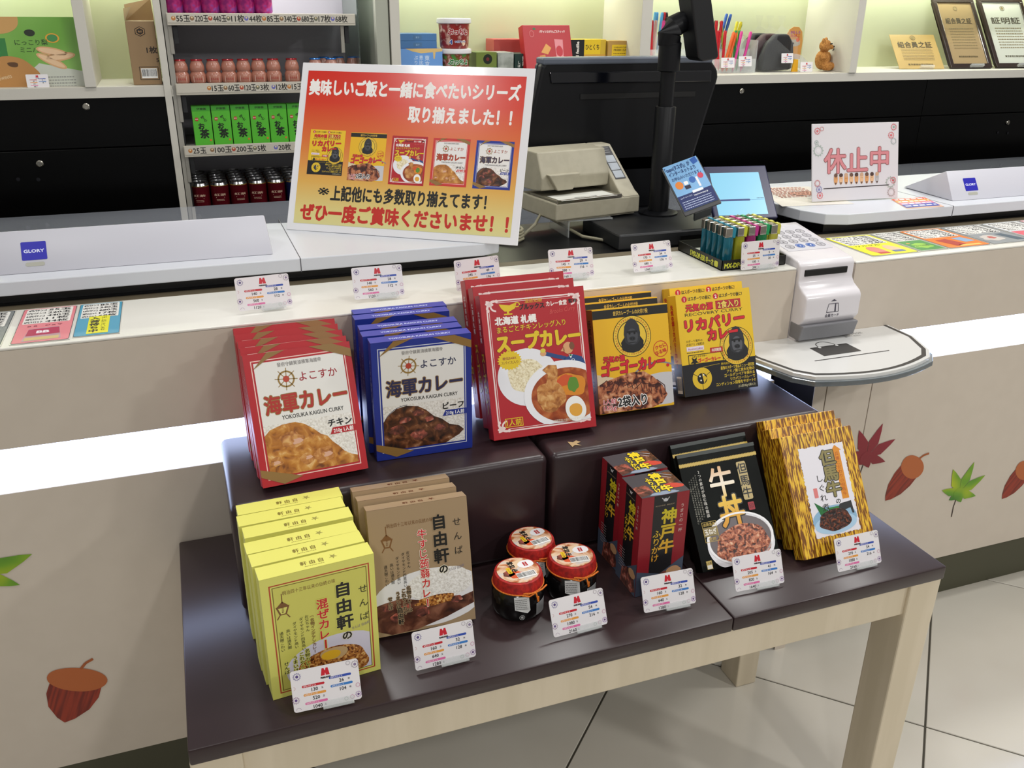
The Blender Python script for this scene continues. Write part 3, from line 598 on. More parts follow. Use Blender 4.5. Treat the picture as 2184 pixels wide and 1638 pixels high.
# -- golden bamboo boxes
goldm = nmat('bamboo_print', [(.0, '#5e360e'), (.47, '#7a4a12'), (.5, '#c89020'), (.58, '#e6b82e'), (.75, '#f0cc4a')], 3.2, 9, .36, 0, stretch=(95, 95, 13), dist=.4)
A = Art()
rnd = random.Random(4); ed = []; A.push(-14.6, -5.2, 1.32, 1.11)
for k in range(40): ed.append((27 + k * 47 / 40, 20 + rnd.uniform(-.6, .6)))
for k in range(60): ed.append((74 + rnd.uniform(-.6, .6), 20 + k * 92 / 60))
for k in range(40): ed.append((74 - k * 47 / 40, 112 + rnd.uniform(-.6, .6)))
for k in range(60): ed.append((27 + rnd.uniform(-.6, .6), 112 - k * 92 / 60))
A.poly(ed, '#e2dfe6', 1)
A.vtext('但馬牛', 55, 25, 16.5, '#8a8050', 5, .035, 1.0, ol=('#16140e', .075)); A.text('の', 57, 79, 6, '#16140e', 5, 'c'); A.vtext('しぐれ煮', 43, 48, 8, '#16140e', 6, 0, 1.25)
A.poly([(65, 22), (71, 28), (69, 28), (69, 78), (62, 78), (62, 28), (60, 28)], '#d88a1e', 3); A.vtext('兵庫こだわりの但馬牛', 65.5, 29, 4.4, '#b04c14', 4, 0, 1.05)
A.rrect(34, 62, 38, 72, .6, '#d87a78', 3)
A.poly([(32, 76), (44, 86), (50, 97), (42, 102), (37, 92)], '#1a6a30', 3); A.poly([(44, 84), (56, 84), (62, 96), (52, 98)], '#2a7a3a', 3)
A.poly([(56, 85), (58, 82), (70, 81), (71, 94), (69, 94), (68, 88), (62, 89), (61, 95), (59, 95), (58, 89)], '#26262a', 4)
A.blob(50, 96, 23, 14, '#8ab0cc', 2, 3, .0); A.blob(50, 101, 22, 10, '#a8c8e0', 3, 3, .0); A.blob(50, 97, 17, 11, food('shigure'), 5, 5, .12); A.pop()
Q = Art(); Q.lines(20, 3, 80, 1, 9, '#3a2408', 1, .8)
c = carton('simmered_beef_box', '', 'food box', .1500, .2089, .0264, goldm, 'golden bamboo patterned boxes', [('front_print', 'front', A)])
stack(c, [(.9021, 1.0170, .6145, .7, 31), (.9019, 1.0500, .6145, -.2, 30.4), (.9074, 1.0815, .6145, -.2, 28.5)], 'golden bamboo patterned box')

# ================================================================ JARS
def jar():
    t = empty('jar', '', 'jar')
    MB().lathe([(.030, 0), (.037, .003), (.0405, .012), (.0405, .040), (.036, .047), (.033, .050)], mat('#0e0d0e', .16, spec=.5), 32).build('glass_jar', t, smooth=True)
    cl = nmat('red_cloth', [(.35, '#8e1612'), (.65, '#c02018')], 160, 3, .6, .2)
    MB().lathe([(.0375, .049), (.0395, .052), (.0385, .062), (.0365, .0685), (.035, .0695)], cl, 36).build('cloth_lid_cover', t, smooth=True)
    cord = nmat('orange_cord', [(.4, '#c85a10'), (.6, '#f08a28')], 900, 1, .6, .3)
    m = MB(); m.tube([(.0395 * math.cos(k * math.pi / 16), .0395 * math.sin(k * math.pi / 16), .0515) for k in range(33)], .0013, cord)
    b = Vector((.012, -.039, .051))
    m.tube([b + Vector(p) for p in ((0, 0, 0), (-.010, -.003, .003), (-.020, .001, .003), (-.022, .002, -.001), (-.012, -.003, -.002), (0, 0, 0))], .0013, cord)
    m.tube([b + Vector(p) for p in ((0, 0, 0), (.010, -.001, .004), (.020, .004, .006))], .0013, cord)
    m.tube([b + Vector(p) for p in ((0, -.001, 0), (.001, -.004, -.007), (.002, -.004, -.014), (.0035, -.003, -.014), (.003, -.003, -.006))], .0013, cord)
    m.build('cord', t, smooth=True)
    A = Art(); A.circ(50, 50, 50, food('lidpic'), 0, n=40); A.blob(40, 66, 18, 14, '#d8582c', 1, 3, .2); A.blob(24, 56, 14, 12, food('steak'), 1, 5, .2); A.blob(55, 26, 20, 12, '#e6c8a4', 1, 4, .2)
    A.blob(76, 34, 20, 15, '#f0eef0', 2, 4, .1); A.rect(70, 26, 80, 42, '#b81c28', 3); A.vtext('甚太郎', 75, 27, 4.6, '#f4e8e0', 4)
    A.push(42, 12, 1); A.vtext('神戸牛', 0, 0, 15, '#16120e', 5, .04, 1.0); A.pop()
    A.rrect(24, 34, 34, 58, 3, '#e8c020', 4); A.vtext('しぐれ煮', 29, 35, 5.2, '#6a3a10', 5); A.push(38, 62, 1); A.bars(0, 0, 46, 22, 5); A.pop()
    A.build('lid_print', t, (-.033, .033, .0697), uv=(0, -1, 0), scale=.066)
    def wrap(a0, z1, r=.0408): return lambda u, v, l: ((r + l) * math.sin(a0 + u / r), -(r + l) * math.cos(a0 + u / r), z1 - v)
    A = Art()
    for k in range(10): A.rect(k * 10, 0, k * 10 + 10, 88 + k, '#a8a9aa', 0)
    A.lines(8, 8, 92, 9, 9, '#4a4a4a', 1, .3); A.build('ingredient_label', t, scale=.024, fn=wrap(.35, .030))
    A = Art(); A.text('煮', 50, 50, 60, '#d8d8d8', 1, 'c', None, .02); A.ring(50, 50, 45, 52, '#d8d8d8', 1); A.build('maker_mark', t, scale=.008, fn=wrap(-.35, .016))
    m = MB(); wp = mat('#cfcfcd', .55); m.add([(-.022, -.0345, .048), (.0, -.0405, .048), (.001, -.0445, .026), (-.004, -.045, .022), (-.022, -.039, .028)], [(0, 1, 2, 3, 4)], wp)
    o = m.build('paper_tag', t)
    A = Art(); A.lines(4, 8, 90, 6, 14, '#6a6a6a', 1, .35); A.build('tag_print', o, (-.0215, -.0355, .046), ux=(.95, -.26, 0), uv=(0, -.18, -1), scale=.021)
    return t
j = jar()
for k, (x, y, rz, lb) in enumerate(((.410, 1.075, 4, 'front left jar of the three red lidded black jars'), (.505, 1.086, -6, 'right jar of the three red lidded black jars, behind the 270 card'), (.462, 1.152, 10, 'rear jar of the three red lidded black jars, against the riser'))):
    o = j if k == 0 else copy_tree(j); o.location = (x, y, .6005); o.rotation_euler = (0, 0, R(rz)); o['label'] = lb; o['group'] = 'red lidded jars of beef'

# ================================================================ PRICE CARDS
def flower(A, x, y, r, c, c2, z=3):
    A.ring(x, y, r * .82, r, c, z, n=20)
    for k in range(12): a = k * .5236; A.circ(x + r * 1.12 * math.cos(a), y + r * 1.12 * math.sin(a), r * .12, c, z, n=6)
    A.circ(x, y, r * .45, c2, z, n=10)
def card_art(nums, rich=True):
    A = Art()
    A.rrect(0, 0, 100, 62, 4, '#e4e0e2', 0)
    if rich:
        for x, y, r, c, c2 in ((9.5, 9, 5, '#8a84a8', '#5a4a80'), (4.5, 44, 4.6, '#a890a8', '#6a5088'), (95, 8, 5, '#a8a0a8', '#8a7a98'), (96, 40, 3, '#c888a8', '#e4e0e2'), (95.5, 54, 4, '#a07ab0', '#6a4a80'), (86, 56, 3, '#c888a8', '#e4e0e2'), (77, 57, 2.6, '#8aa090', '#e4e0e2'), (85, 4, 3, '#a8a0a8', '#e4e0e2')): flower(A, x, y, r, c, c2)
        A.ring(7, 59, 3, 3.6, '#a890a8', 2, a0=180, a1=360, n=10); A.ring(3, 26, 2, 2.6, '#c8a0a0', 2, a0=-90, a1=90, n=10)
    rd = '#c41a2c'
    A.poly([(46, 4), (49, 4), (50.5, 8), (52, 4), (55, 4), (57, 15), (44, 15)], rd, 2); A.poly([(49.3, 15), (50.5, 11), (51.7, 15)], '#e8b0b8', 3)
    A.text('MARUHAN', 50.5, 18, 3.6, '#1c1418', 2, 'c', 14, .07)
    bars = [(15, 24, '#c01c2c', '4円パチンコ', 0), (16, 37, '#e09a40', '1円パチンコ', 1), (17, 50, '#d868a0', '0.5円パチンコ', 2), (55, 19, '#2c4aa8', '20円スロット', 3), (56, 32, '#3478c0', '5円スロット', 4)]
    for x, y, c, t, i in bars:
        A.rrect(x, y, x + 33, y + 3.6, 1.7, c, 2); A.text(t, x + 2, y + 1.8, 2.9, '#f0e8ea', 3, 'l', 18)
        A.text(str(nums[i]), x + 18, y + 7.9, 7.2, '#17141a', 3, 'c', None, .02); A.text('玉' if i < 3 else '枚', x + 29, y + 8, 3.2, '#17141a', 3, 'c')
    return A
clear = mat('#e8ecec', .08, alpha=.28, spec=.6)
def price_card(nums, label, x, y, z, yaw, lean, w=.0895, rich=True, group='price cards'):
    h = w * .62
    t = empty('price_card', label, 'price card', (x, y, z), (R(-lean), 0, R(yaw)), group)
    p = [(w * (.04 + .96 * 0), 0)]
    pts = []
    r = w * .04
    for cx, cz, a0 in ((w - r, r, -90), (w - r, h - r, 0), (r, h - r, 90), (r, r, 180)):
        for k in range(4): a = R(a0 + k * 30); pts.append((cx + r * math.cos(a), cz + r * math.sin(a)))
    MB().prism(pts, 0, .0008, mat('#e4e0e2', .3), 'y').build('card', t)
    card_art(nums, rich).build('card_print', t, (0, 0, h), scale=w, eps=.00005)
    if rich:
        m = MB(); a, b = w * .42, w * .88
        m.box(a, -.0022, -.002, b, -.0012, .008, clear).box(a, -.0022, -.003, b, .0025, -.002, clear).box(a, .0015, -.002, b, .0025, .012, clear)
        m.box(a + .004, -.0015, -.0035, b - .004, .026, -.0025, clear, Matrix.Rotation(R(lean), 4, 'X'))
        m.build('card_stand', t)
    return t
for a in (((130, 520, 1040, 26, 104), 'price card reading 130, leaning before the lemon yellow boxes', .0518, .9553, .606, -1.3, 20.6),
          ((160, 640, 1280, 32, 128), 'price card reading 160, before the kraft brown boxes', .2227, .981, .606, 1.1, 18.3),
          ((270, 1080, 2160, 54, 216), 'price card reading 270, before the red lidded jars', .4334, .9829, .606, 2.2, 24.6),
          ((160, 640, 1280, 32, 128), 'price card reading 160, before the red and black seasoning box', .5869, .9901, .606, -2.1, 22.6),
          ((205, 820, 1640, 41, 164), 'price card reading 205, before the black beef bowl pouches', .7511, .9898, .606, -2.6, 25),
          ((270, 1080, 2160, 54, 216), 'price card reading 270, before the golden bamboo boxes', .9419, .980, .606, 0, 24),
          ((140, 560, 1120, 28, 112), 'leftmost price card on the counter, reading 140, behind the red boxes', .0636, 1.4961, .99, 4, 20.9),
          ((140, 560, 1120, 28, 112), 'price card reading 140 on the counter behind the blue boxes', .2588, 1.4989, .99, -.3, 20),
          ((245, 980, 1960, 49, 196), 'price card reading 245, half hidden behind the tall red boxes', .4428, 1.4894, .99, 8, 14),
          ((145, 580, 1160, 29, 116), 'price card reading 145 on the counter below the beige printer', .6318, 1.5081, .99, -2.8, 18.3),
          ((170, 680, 1360, 34, 136), 'price card reading 170 on the counter left of the lighters', .8038, 1.4996, .99, 4, 18.8),
          ((25, 100, 200, 5, 20), 'price card reading 25 before the lighter tray', 1.0180, 1.4565, .9875, .9, 6.6)):
    price_card(*a)

# ================================================================ LIGHTERS
t = empty('lighter_tray', 'shallow black and yellow card tray holding the lighters', 'tray', (.985, 1.474, .985))
tw, td = .150, .172
m = MB(); inn = mat('#b9bcae', .5); blk = mat('#12120e', .4)
m.box(0, 0, 0, tw, td, .0015, inn); m.box(0, 0, 0, tw, .0015, .02, blk).box(0, td - .0015, 0, tw, td, .02, blk).box(0, 0, 0, .0015, td, .02, blk).box(tw - .0015, 0, 0, tw, td, .02, blk)
m.build('tray_body', t)
A = Art(); ylw = '#c8c83a'; A.text('MX-DP-35R キーオ', 4, 7, 9, ylw, 1, 'l', 62, .04); A.rrect(68, 3, 80, 11, 2, ylw, 1); A.build('front_print', t, (0, 0, .02), scale=.15)
A = Art(); A.text('S MX-DP-35R キーオ', 30, 6.5, 9, ylw, 1, 'l', 52, .04); A.rrect(84, 3, 92, 10, 2, ylw, 1); A.build('side_print', t, (0, td, .02), ux=(0, -1, 0), scale=td)
def lighter(col, cname):
    t = empty('lighter', '', 'lighter'); body = mat(col, .12, trans=.55, spec=.6); chrome = mat('#c9c4ba', .22, 1)
    m = MB(); n = 14; pr = []
    MB().lathe([(.0085, 0), (.0105, .002), (.0105, .058), (.0095, .062)], body, 16, ex=.62).build('fuel_tank', t, smooth=True)
    tiny('gas_tube', mat('#e8e8e0', .3), (-.0016, -.0062, .004, .0002, -.0054, .056), t)
    MB().box(-.0102, -.0062, .060, .0045, .0062, .079, chrome).build('metal_hood', t, .0012)
    MB().prism([(-.010, .0795), (-.004, .082), (.001, .0795)], -.005, .005, chrome, 'y').build('spark_wheel', t)
    MB().prism([(.0045, .060), (.0115, .058), (.0125, .076), (.0095, .0815), (.003, .081), (.0045, .070)], -.0058, .0058, mat(col, .3), 'y').build('thumb_button', t, .001)
    return t
rowname = ['front row', 'second row', 'third row', 'fourth row', 'back row']
for ci, (col, cn, n) in enumerate((('#2a86a0', 'teal blue', 5), ('#c8cc3a', 'lime yellow', 5), ('#c03a8c', 'magenta', 5), ('#1f9a5c', 'green', 5), ('#c4c04a', 'olive yellow', 5))):
    p = lighter(col, cn)
    for k in range(n):
        o = p if k == 0 else copy_tree(p)
        o.location = (1.0075 + ci * .0262, 1.494 + k * .0205, .9868); o.rotation_euler = (0, 0, R(-3 + ((k * 7 + ci * 3) % 5)))
        o['label'] = f'{cn} disposable lighter, {rowname[k]} of the tray'; o['group'] = 'disposable lighters in the tray'

# ================================================================ CASH MACHINES
shell = mat('#c2c2cb', .42); shell2 = mat('#cccfd6', .35)
def slab(x0, x1, label, joint, wedge, logo, left_round=False, right_end=None):
    t = empty('coin_machine', label, 'coin machine', ((x0 + x1) / 2, 1.8, .984)); X = t.location.x
    p = [(x0 - X, -.144), (x1 - X, -.144), (x1 - X, .30), (x0 - X, .30)]
    if left_round: p = [(x0 - X, .20), (x0 - X + .003, .05), (x0 - X + .02, -.07), (x0 - X + .05, -.125), (x0 - X + .10, -.144), (x1 - X, -.144), (x1 - X, .22), (x0 - X + .03, .24)]
    if right_end: p = [(x0 - X, -.144), (x1 - X - .05, -.144), (x1 - X - .015, -.13), (x1 - X, -.09), (x1 - X, .12), (x0 - X, .30)]
    MB().prism(p, .021, .046, shell2, 'z').build('top_slab', t, .002)
    MB().box(joint - X - .0008, -.1446, .020, joint - X + .0008, .2, .0463, mat('#55555c', .6)).build('joint_line', t)
    MB().box((x0 + (.06 if left_round else 0)) - X, -.11, 0, x1 - X - (.04 if right_end else 0), .15, .0208, blackm).build('base', t)
    a, b = wedge
    # housing: steep front slope up to the ridge, long back slope
    y0, yr, yb = -.10, -.056, .082
    v = [(a - X, y0, .046), (b - X, y0, .046), (b - X - .006, yr, .1125), (a - X + .006, yr, .1125), (a - X + .01, yb, .048), (b - X - .01, yb, .048)]
    h = MB().add(v, [(0, 1, 2, 3), (3, 2, 5, 4), (0, 3, 4), (1, 5, 2), (0, 4, 5, 1)], shell).build('housing', t, .003, smooth=True)
    A = Art(); A.rrect(0, 0, 100, 84, 5, '#1c1aa6', 1); A.text('GLORY', 50, 42, 20, '#d8dcf8', 2, 'c', 80, .04); A.rrect(12, 94, 88, 112, 8, '#a8a89c', 1)
    s = Vector((0, y0 - yr, .046 - .1125)).normalized()
    A.build('maker_badge', h, (logo - X, yr + (y0 - yr) * .28, .1125 + (.046 - .1125) * .28), uv=s, scale=.040)
    return t
slab(-1.1, .60, 'long white coin counting machine at left, blue square badge on its lid', .190, (-.318, .146), -.277, right_end=True)
slab(1.335, 3.6, 'long white coin counting machine at right, blue square badge on its lid', 1.742, (1.782, 2.6), 1.832, left_round=True)

# ================================================================ POSTER SIGN
def mini(A, x, y, w, fn, layz=6): A.push(x, y, w / 100, lay=layz); fn(A); A.pop()
PW, PH = .489, .345
t = empty('poster_sign', 'large laminated red and yellow poster with five curry boxes, on the left machine', 'sign', (.1971, 1.8925, 1.031), (R(-23), 0, R(-34)))
MB().box(-.004, 0, 0, PW + .004, .0025, PH + .004, mat('#e9e9ec', .12, coat=.6)).build('laminated_sheet', t, .0008)
MB().box(.1, .003, .0, PW - .1, .006, .12, mat('#c8c8c8', .4)).prism([(.003, .10), (.003, .12), (.105, .045), (.100, .045)], .2, .26, mat('#c8c8c8', .4), 'x').build('easel_back', t)
A = Art(); A.rect(2.2, 2.6, 97.5, 67.5, grad('poster_gradient', 2, 0, PH, [(0, '#d8d49a'), (.12, '#dccf88'), (.3, '#dfae58'), (.55, '#dc7238'), (.78, '#d43a24'), (1, '#cf2418')], .22), 1)
wt = '#f2eeea'
A.text('美味しいご飯と一緒に食べたいシリーズ', 3.5, 9.6, 5.6, wt, 4, 'l', 92, .042, -.2, sy=1.25); A.text('取り揃えました！！', 49, 19.5, 5.6, wt, 4, 'l', 44, .042, sy=1.25)
mini(A, 6, 27.5, 16, art_rec); mini(A, 24.5, 28, 16, art_gogo); mini(A, 43, 28.6, 15.5, art_soup)
mini(A, 61, 28.8, 15.8, lambda a: art_navy(a, '#c8302c', '#b02a20', '#b04020', None, 'チキン', 'c')); mini(A, 79.5, 29, 15.8, lambda a: art_navy(a, '#1c2f8e', '#2a2a50', '#a04020', None, 'ビーフ', 'b'))
A.text('※', 12, 53.2, 5.6, '#1b1a16', 4, 'l', 5.2, .01); A.text('上記他にも多数取り揃えてます！', 18, 54, 5.6, '#1b1a16', 4, 'l', 68, .036, sy=1.2); A.text('ぜひ一度ご賞味くださいませ！！', 5, 62.5, 7, '#c02a1e', 4, 'l', 91, .042, sy=1.1)
A.build('poster_print', t, (0, 0, PH), scale=PW, eps=.00003)

# ================================================================ CLOSED SIGN
t = empty('closed_sign', 'white acrylic sign with three pink characters, on the right machine', 'sign', (1.4313, 1.7878, 1.033), (R(-14.2), 0, R(-5.1)))
MB().box(0, 0, 0, .241, .003, .183, mat('#dedade', .1, coat=.5)).build('sign_panel', t, .0006)
MB().box(.02, .003, 0, .221, .055, .003, clear, Matrix.Rotation(R(14.2), 4, 'X')).build('acrylic_foot', t)
A = Art(); pk = '#d2848a'; ol = '#8a4a48'
A.push(0, -3.5, 1); A.text('休止中', 14, 40, 26, pk, 4, 'l', 74, .02, 0, ol=(ol, .042)); A.line([(13, 67), (89, 66)], .9, '#3a3034', 3)
for k in range(9):
    x = 27 + k * 6; A.blob(x, 58, 2.2, 5.6, ['#d89a60', '#e2b48a'][k % 2] if k < 8 else '#b8b4b4', 3, 2, .0); A.blob(x, 54.4, 2.1, 2, ['#6a4a3a', '#4a3028', '#c8a080'][k % 3], 4, k, .1); A.poly([(x - 1.2, 61.5), (x + 1.2, 61.5), (x, 64)], '#5a4038', 4)
    A.circ(x - .7, 57.6, .3, '#2a2020', 5, n=6); A.circ(x + .7, 57.6, .3, '#2a2020', 5, n=6)
A.pop()
for x, y, r, c, c2 in ((6, 7, 3, '#d06a70', '#d06a70'), (11, 5, 2, '#c87878', '#dedade'), (5, 18, 2, '#98a8a0', '#98a8a0'), (7, 26, 5, '#a8b4ac', '#dedade'), (94, 5, 3, '#d06a70', '#98a8a0'), (91, 13, 3, '#d86a70', '#d86a70'), (94, 19, 3, '#a8b0b0', '#dedade'), (6, 58, 3, '#c87878', '#dedade'), (8, 64, 3, '#8888b8', '#8888b8'), (9, 70, 3, '#d86a70', '#d86a70'), (91, 60, 5, '#a8b0a8', '#dedade'), (94, 58, 3, '#d05a60', '#d05a60'), (92, 70, 4, '#b0a0a0', '#dedade')): flower(A, x, y, r, c, c2, 2)
A.build('sign_print', t, (0, 0, .183), scale=.241)
# leaflets on the right machine
t = empty('price_leaflet', 'small orange and blue striped leaflet before the right machine badge', 'leaflet', (1.68, 1.71, 1.0305)); 
MB().add([(-.073, -.048, 0), (.034, -.054, 0), (.07, .052, 0), (-.032, .054, 0)], [(0, 1, 2, 3)], '#e8b8a0').build('paper', t)
A = Art(); A.rect(0, 0, 100, 22, '#d8502c', 1); A.rect(0, 22, 100, 45, '#e8a040', 1); A.rect(0, 45, 100, 66, '#d878a0', 1); A.rect(0, 66, 100, 98, '#3a50b0', 1); A.lines(4, 6, 96, 4, 24, '#f4ecec', 2, .4); A.build('leaflet_print', t, (-.030, .052, .0002), ux=(1, -.02, 0), uv=(-.38, -.93, 0), scale=.1)
t = empty('flyer_paper', 'white flyer with red print under the left end of the pink sign', 'flyer', (1.45, 1.86, 1.0305), (0, 0, R(-8)))
MB().add([(-.10, -.10, 0), (.09, -.10, 0), (.09, .12, .001), (-.06, .13, 0)], [(0, 1, 2, 3)], '#dcd6cc').build('paper', t)
A = Art(); A.lines(5, 5, 90, 9, 10, '#c07060', 1, .4, 6); A.blob(60, 60, 26, 16, '#d89a88', 1, 4, .4); A.build('flyer_print', t, (-.06, .12, .001), uv=(0, -1, 0), scale=.14)

# ================================================================ COUNTER MENU CARDS
def menu(name, label, x0, y0, x1, y1, bg, rows, pic, shear=0, slip=False):
    t = empty(name, label, 'menu card', ((x0 + x1) / 2, (y0 + y1) / 2, .9845)); w = x1 - x0; h = y1 - y0
    MB().box(-w / 2, -h / 2, 0, w / 2, h / 2, .0006, mat('#d8d6cc', .12, coat=.6)).build('card', t)
    A = Art(); H = h / w * 100; A.rrect(1.5, 1.5, 98.5, H - 1.5, 5, '#26303a', 0); A.rrect(2.5, 2.5, 97.5, H - 2.5, 5, bg, 1); A.rrect(8, 6, 92, H * .47, 4, '#e4e2dc', 2)
    for k, r in enumerate(rows):
        y = 6 + (H * .47 - 6) * (k + .5) / len(rows); A.text(r, 88, y, H * .075, '#17171b', 3, 'r', 40, .03); A.text(('4円パチンコ', '1円パチンコ', '0.5円パチンコ', '20円スロット', '5円スロット')[k], 11, y, H * .06, '#2a2a30', 3, 'l', 32, .03)
    pic(A, H); A.build('card_print', t, (-w / 2, h / 2, .0006), uv=(0, -1, 0), scale=w)
    return t
def pjar(A, H):
    A.poly([(24, H * .62), (76, H * .60), (84, H * .94), (18, H * .96)], '#b8949c', 3); A.poly([(24, H * .64), (76, H * .62), (80, H * .80), (22, H * .82)], '#b02a50', 4); A.text('BB', 50, H * .72, 20, '#ece4ea', 5, 'c', None, .05); A.rect(22, H * .86, 80, H * .94, '#c8b070', 4); A.text('ＢＢ　ジョマ', 20, H * .545, 9, '#7a2a3a', 4, 'l', 60)
def pslip(A, H):
    A.rect(28, H * .44, 74, H * .95, '#e0dc18', 5); A.vtext('入荷待ち中', 42, H * .46, H * .088, '#16160e', 6, .04); A.vtext('申し訳ございませ', 62, H * .47, H * .05, '#3a3a10', 6, .0)
def pdark(A, H): A.rect(10, H * .6, 70, H * .94, '#1c2024', 3); A.blob(55, H * .72, 10, 12, '#8a8a88', 4, 3, .3); A.blob(66, H * .84, 9, 9, '#3a5a8a', 4, 5, .3); A.text('ブラック', 30, H * .54, 9, '#2a2a2a', 4, 'l', 50)
def pdrink(A, H): A.blob(34, H * .76, 14, H * .17, '#d8867a', 3, 4, .1); A.blob(70, H * .74, 13, H * .16, '#e0b898', 3, 6, .1); A.rect(58, H * .82, 82, H * .9, '#5a6a9a', 4); A.rect(24, H * .86, 46, H * .93, '#c03a3a', 4); A.text('リルクル', 16, H * .53, 8, '#2a2a1a', 4, 'l', 50)
def pgreen(A, H): A.rect(6, H * .5, 94, H * .97, '#3d8a3c', 3); A.blob(50, H * .76, 30, H * .12, '#8ec23a', 4, 5, .4); A.text('お〜いお茶', 50, H * .76, 16, '#1a4a20', 5, 'c', 50, .02); A.circ(26, H * .62, 6, '#d8962a', 5)
def porange(A, H): A.poly([(16, H * .6), (44, H * .56), (56, H * .86), (28, H * .92)], '#b03a2c', 3); A.poly([(58, H * .56), (84, H * .54), (92, H * .76), (66, H * .78)], '#8aa8c8', 3); A.rect(34, H * .88, 84, H * .94, '#e8c060', 3)
def pgrey(A, H): A.blob(34, H * .72, 22, H * .14, '#c8c0b8', 3, 5, .3); A.blob(36, H * .70, 8, 8, '#b85a50', 4, 5, .3); A.poly([(62, H * .55), (80, H * .55), (92, H * .9), (70, H * .9)], '#4a5a66', 3)
def ppink(A, H): A.rect(6, H * .52, 94, H * .97, '#d8606c', 3); A.blob(50, H * .75, 28, H * .14, '#b03040', 4, 5, .3)
rw = ['55玉', '220玉', '440玉', '11枚', '44枚']
menu('menu_card', 'grey menu card cut by the left photo edge', -.385, 1.456, -.288, 1.636, '#7f8382', rw, pdark)
menu('menu_card', 'pink menu card with a jar picture, on the left counter edge', -.277, 1.456, -.193, 1.634, '#dc8088', rw, pjar)
menu('menu_card', 'blue menu card with a bright yellow slip over it', -.190, 1.462, -.121, 1.634, '#4c9ab8', ['85玉', '340玉', '680玉', '17枚', '68枚'], pslip)
menu('menu_card', 'yellow menu card at the left end of the right counter', 1.352, 1.468, 1.478, 1.634, '#e6e31a', ['15玉', '60玉', '120玉', '3枚', '12枚'], pdrink)
menu('menu_card', 'green menu card right of the yellow one', 1.482, 1.470, 1.558, 1.634, '#c4c8bc', ['25玉', '100玉', '200玉', '5枚', '20枚'], pgreen)
menu('menu_card', 'orange menu card with two pictures on the right counter', 1.562, 1.470, 1.682, 1.634, '#e07a20', rw, porange)
menu('menu_card', 'grey menu card right of the orange one', 1.686, 1.470, 1.810, 1.636, '#8e9294', rw, pgrey)
menu('menu_card', 'pink and white menu card, third from the right photo edge', 1.814, 1.470, 1.930, 1.636, '#c8ccd0', rw, ppink)
menu('menu_card', 'pink menu card cut by the right photo edge', 1.934, 1.470, 2.05, 1.636, '#d8a0a8', rw, ppink)

# ================================================================ CARD MACHINE AND TRAY
wp = mat('#dcd8dc', .25, coat=.3)
t = empty('card_machine', 'white upright card machine with a slot, between the two counters', 'card machine', (1.2145, 1.4465, .83))
hw = .068
prof = [(-.02, .030), (-.040, .055), (-.040, .098), (-.034, .106), (-.014, .116), (-.006, .126), (-.006, .158), (.002, .166), (.03, .170), (.20, .196), (.20, .0), (-.02, .0)]
MB().prism(prof, -hw, hw, wp, 'x').build('machine_body', t, .004, smooth=True, seg=3)
MB().prism([(-.034, .008), (-.043, .042), (.0, .042), (.0, .008)], -hw - .001, hw + .001, mat('#7c7c80', .4), 'x').build('grey_lower_band', t, .003)
tiny('card_slot', mat('#0a0a0a', .4), (-.055, -.0080, .136, .050, -.004, .150), t, .0015)
A = Art(); dk = '#4a4654'; 
A.line([(14, 30), (4, 86), (96, 86), (86, 30), (14, 30)], 4, dk, 1); A.poly([(62, 30), (70, 30), (76, 86), (64, 86)], dk, 1); A.poly([(28, 14), (50, 0), (72, 14)], dk, 1); A.text('会員カード', 50, 108, 24, dk, 1, 'c', 108, .02)
A.build('slot_mark', t, (-.016, -.0401, .094), scale=.032)
sl = math.atan2(.026, .17)
m = MB(); m.box(-.055, .028, .1715, .062, .175, .1722, mat('#c4c2c8', .3), None)
A = Art(); A.rrect(0, 0, 100, 120, 4, '#c8c6cc', 0); A.rect(4, 4, 42, 16, '#4a4a50', 1)
for i in range(4):
    for k in range(4):
        c = '#2a5aa8' if (i, k) in ((3, 1), (3, 2)) else '#8a8890'
        A.ring(16 + k * 23, 34 + i * 22, 7.5, 9.3, c if c != '#8a8890' else '#7a7880', 2, n=18); A.circ(16 + k * 23, 34 + i * 22, 6.6, c if c == '#2a5aa8' else '#b0aeb4', 2, n=14); A.text(str((i * 4 + k) % 10), 16 + k * 23, 34 + i * 22, 8, '#3a3a44' if c != '#2a5aa8' else '#e8e8f0', 3, 'c', None, .02)
A.build('keypad', t, (-.055, .185, .1938), uv=(0, -math.cos(sl), -math.sin(sl)), scale=.112)

t = empty('shopping_tray', 'clear edged white tray shelf with a bag pictogram, below the card machine', 'shelf', (1.2, 1.4465, .83))
def outline(o, n=14):
    xl, xr = -.19 - o, .205 + o; p = [(xl, .0), (xl, -.075)]
    for k in range(n + 1):
        u = k / n; x = xl + (xr - xl) * u; y = -.075 - .1 - o - .045 * math.sin(math.pi * u) + .07 * (u ** 3) * .3
        if u < .12: y = -.075 + (y + .075) * math.sin(u / .12 * math.pi / 2)
        if u > .88: y = -.075 + (y + .075) * math.sin((1 - u) / .12 * math.pi / 2)
        p.append((x, y))
    return p + [(xr, .0)]
MB().prism(outline(.006), -.014, -.004, mat('#c8d4dc', .05, trans=.8), 'z').build('acrylic_edge', t, .001)
MB().prism(outline(0), -.004, .004, mat('#d8d8d6', .2, coat=.5), 'z').build('white_board', t, .001)
A = Art(); dk = '#3a3836'
o1 = outline(-.006); o2 = outline(-.013); A.st = [(0, 0, 1, 1, 0)]
for k in range(len(o1) - 1):
    A.poly([(o1[k][0], -o1[k][1]), (o1[k + 1][0], -o1[k + 1][1]), (o2[k + 1][0], -o2[k + 1][1]), (o2[k][0], -o2[k][1])], dk, 1)
A.poly([(-.050, .066), (.040, .066), (.040, .112), (-.050, .112)], dk, 1)
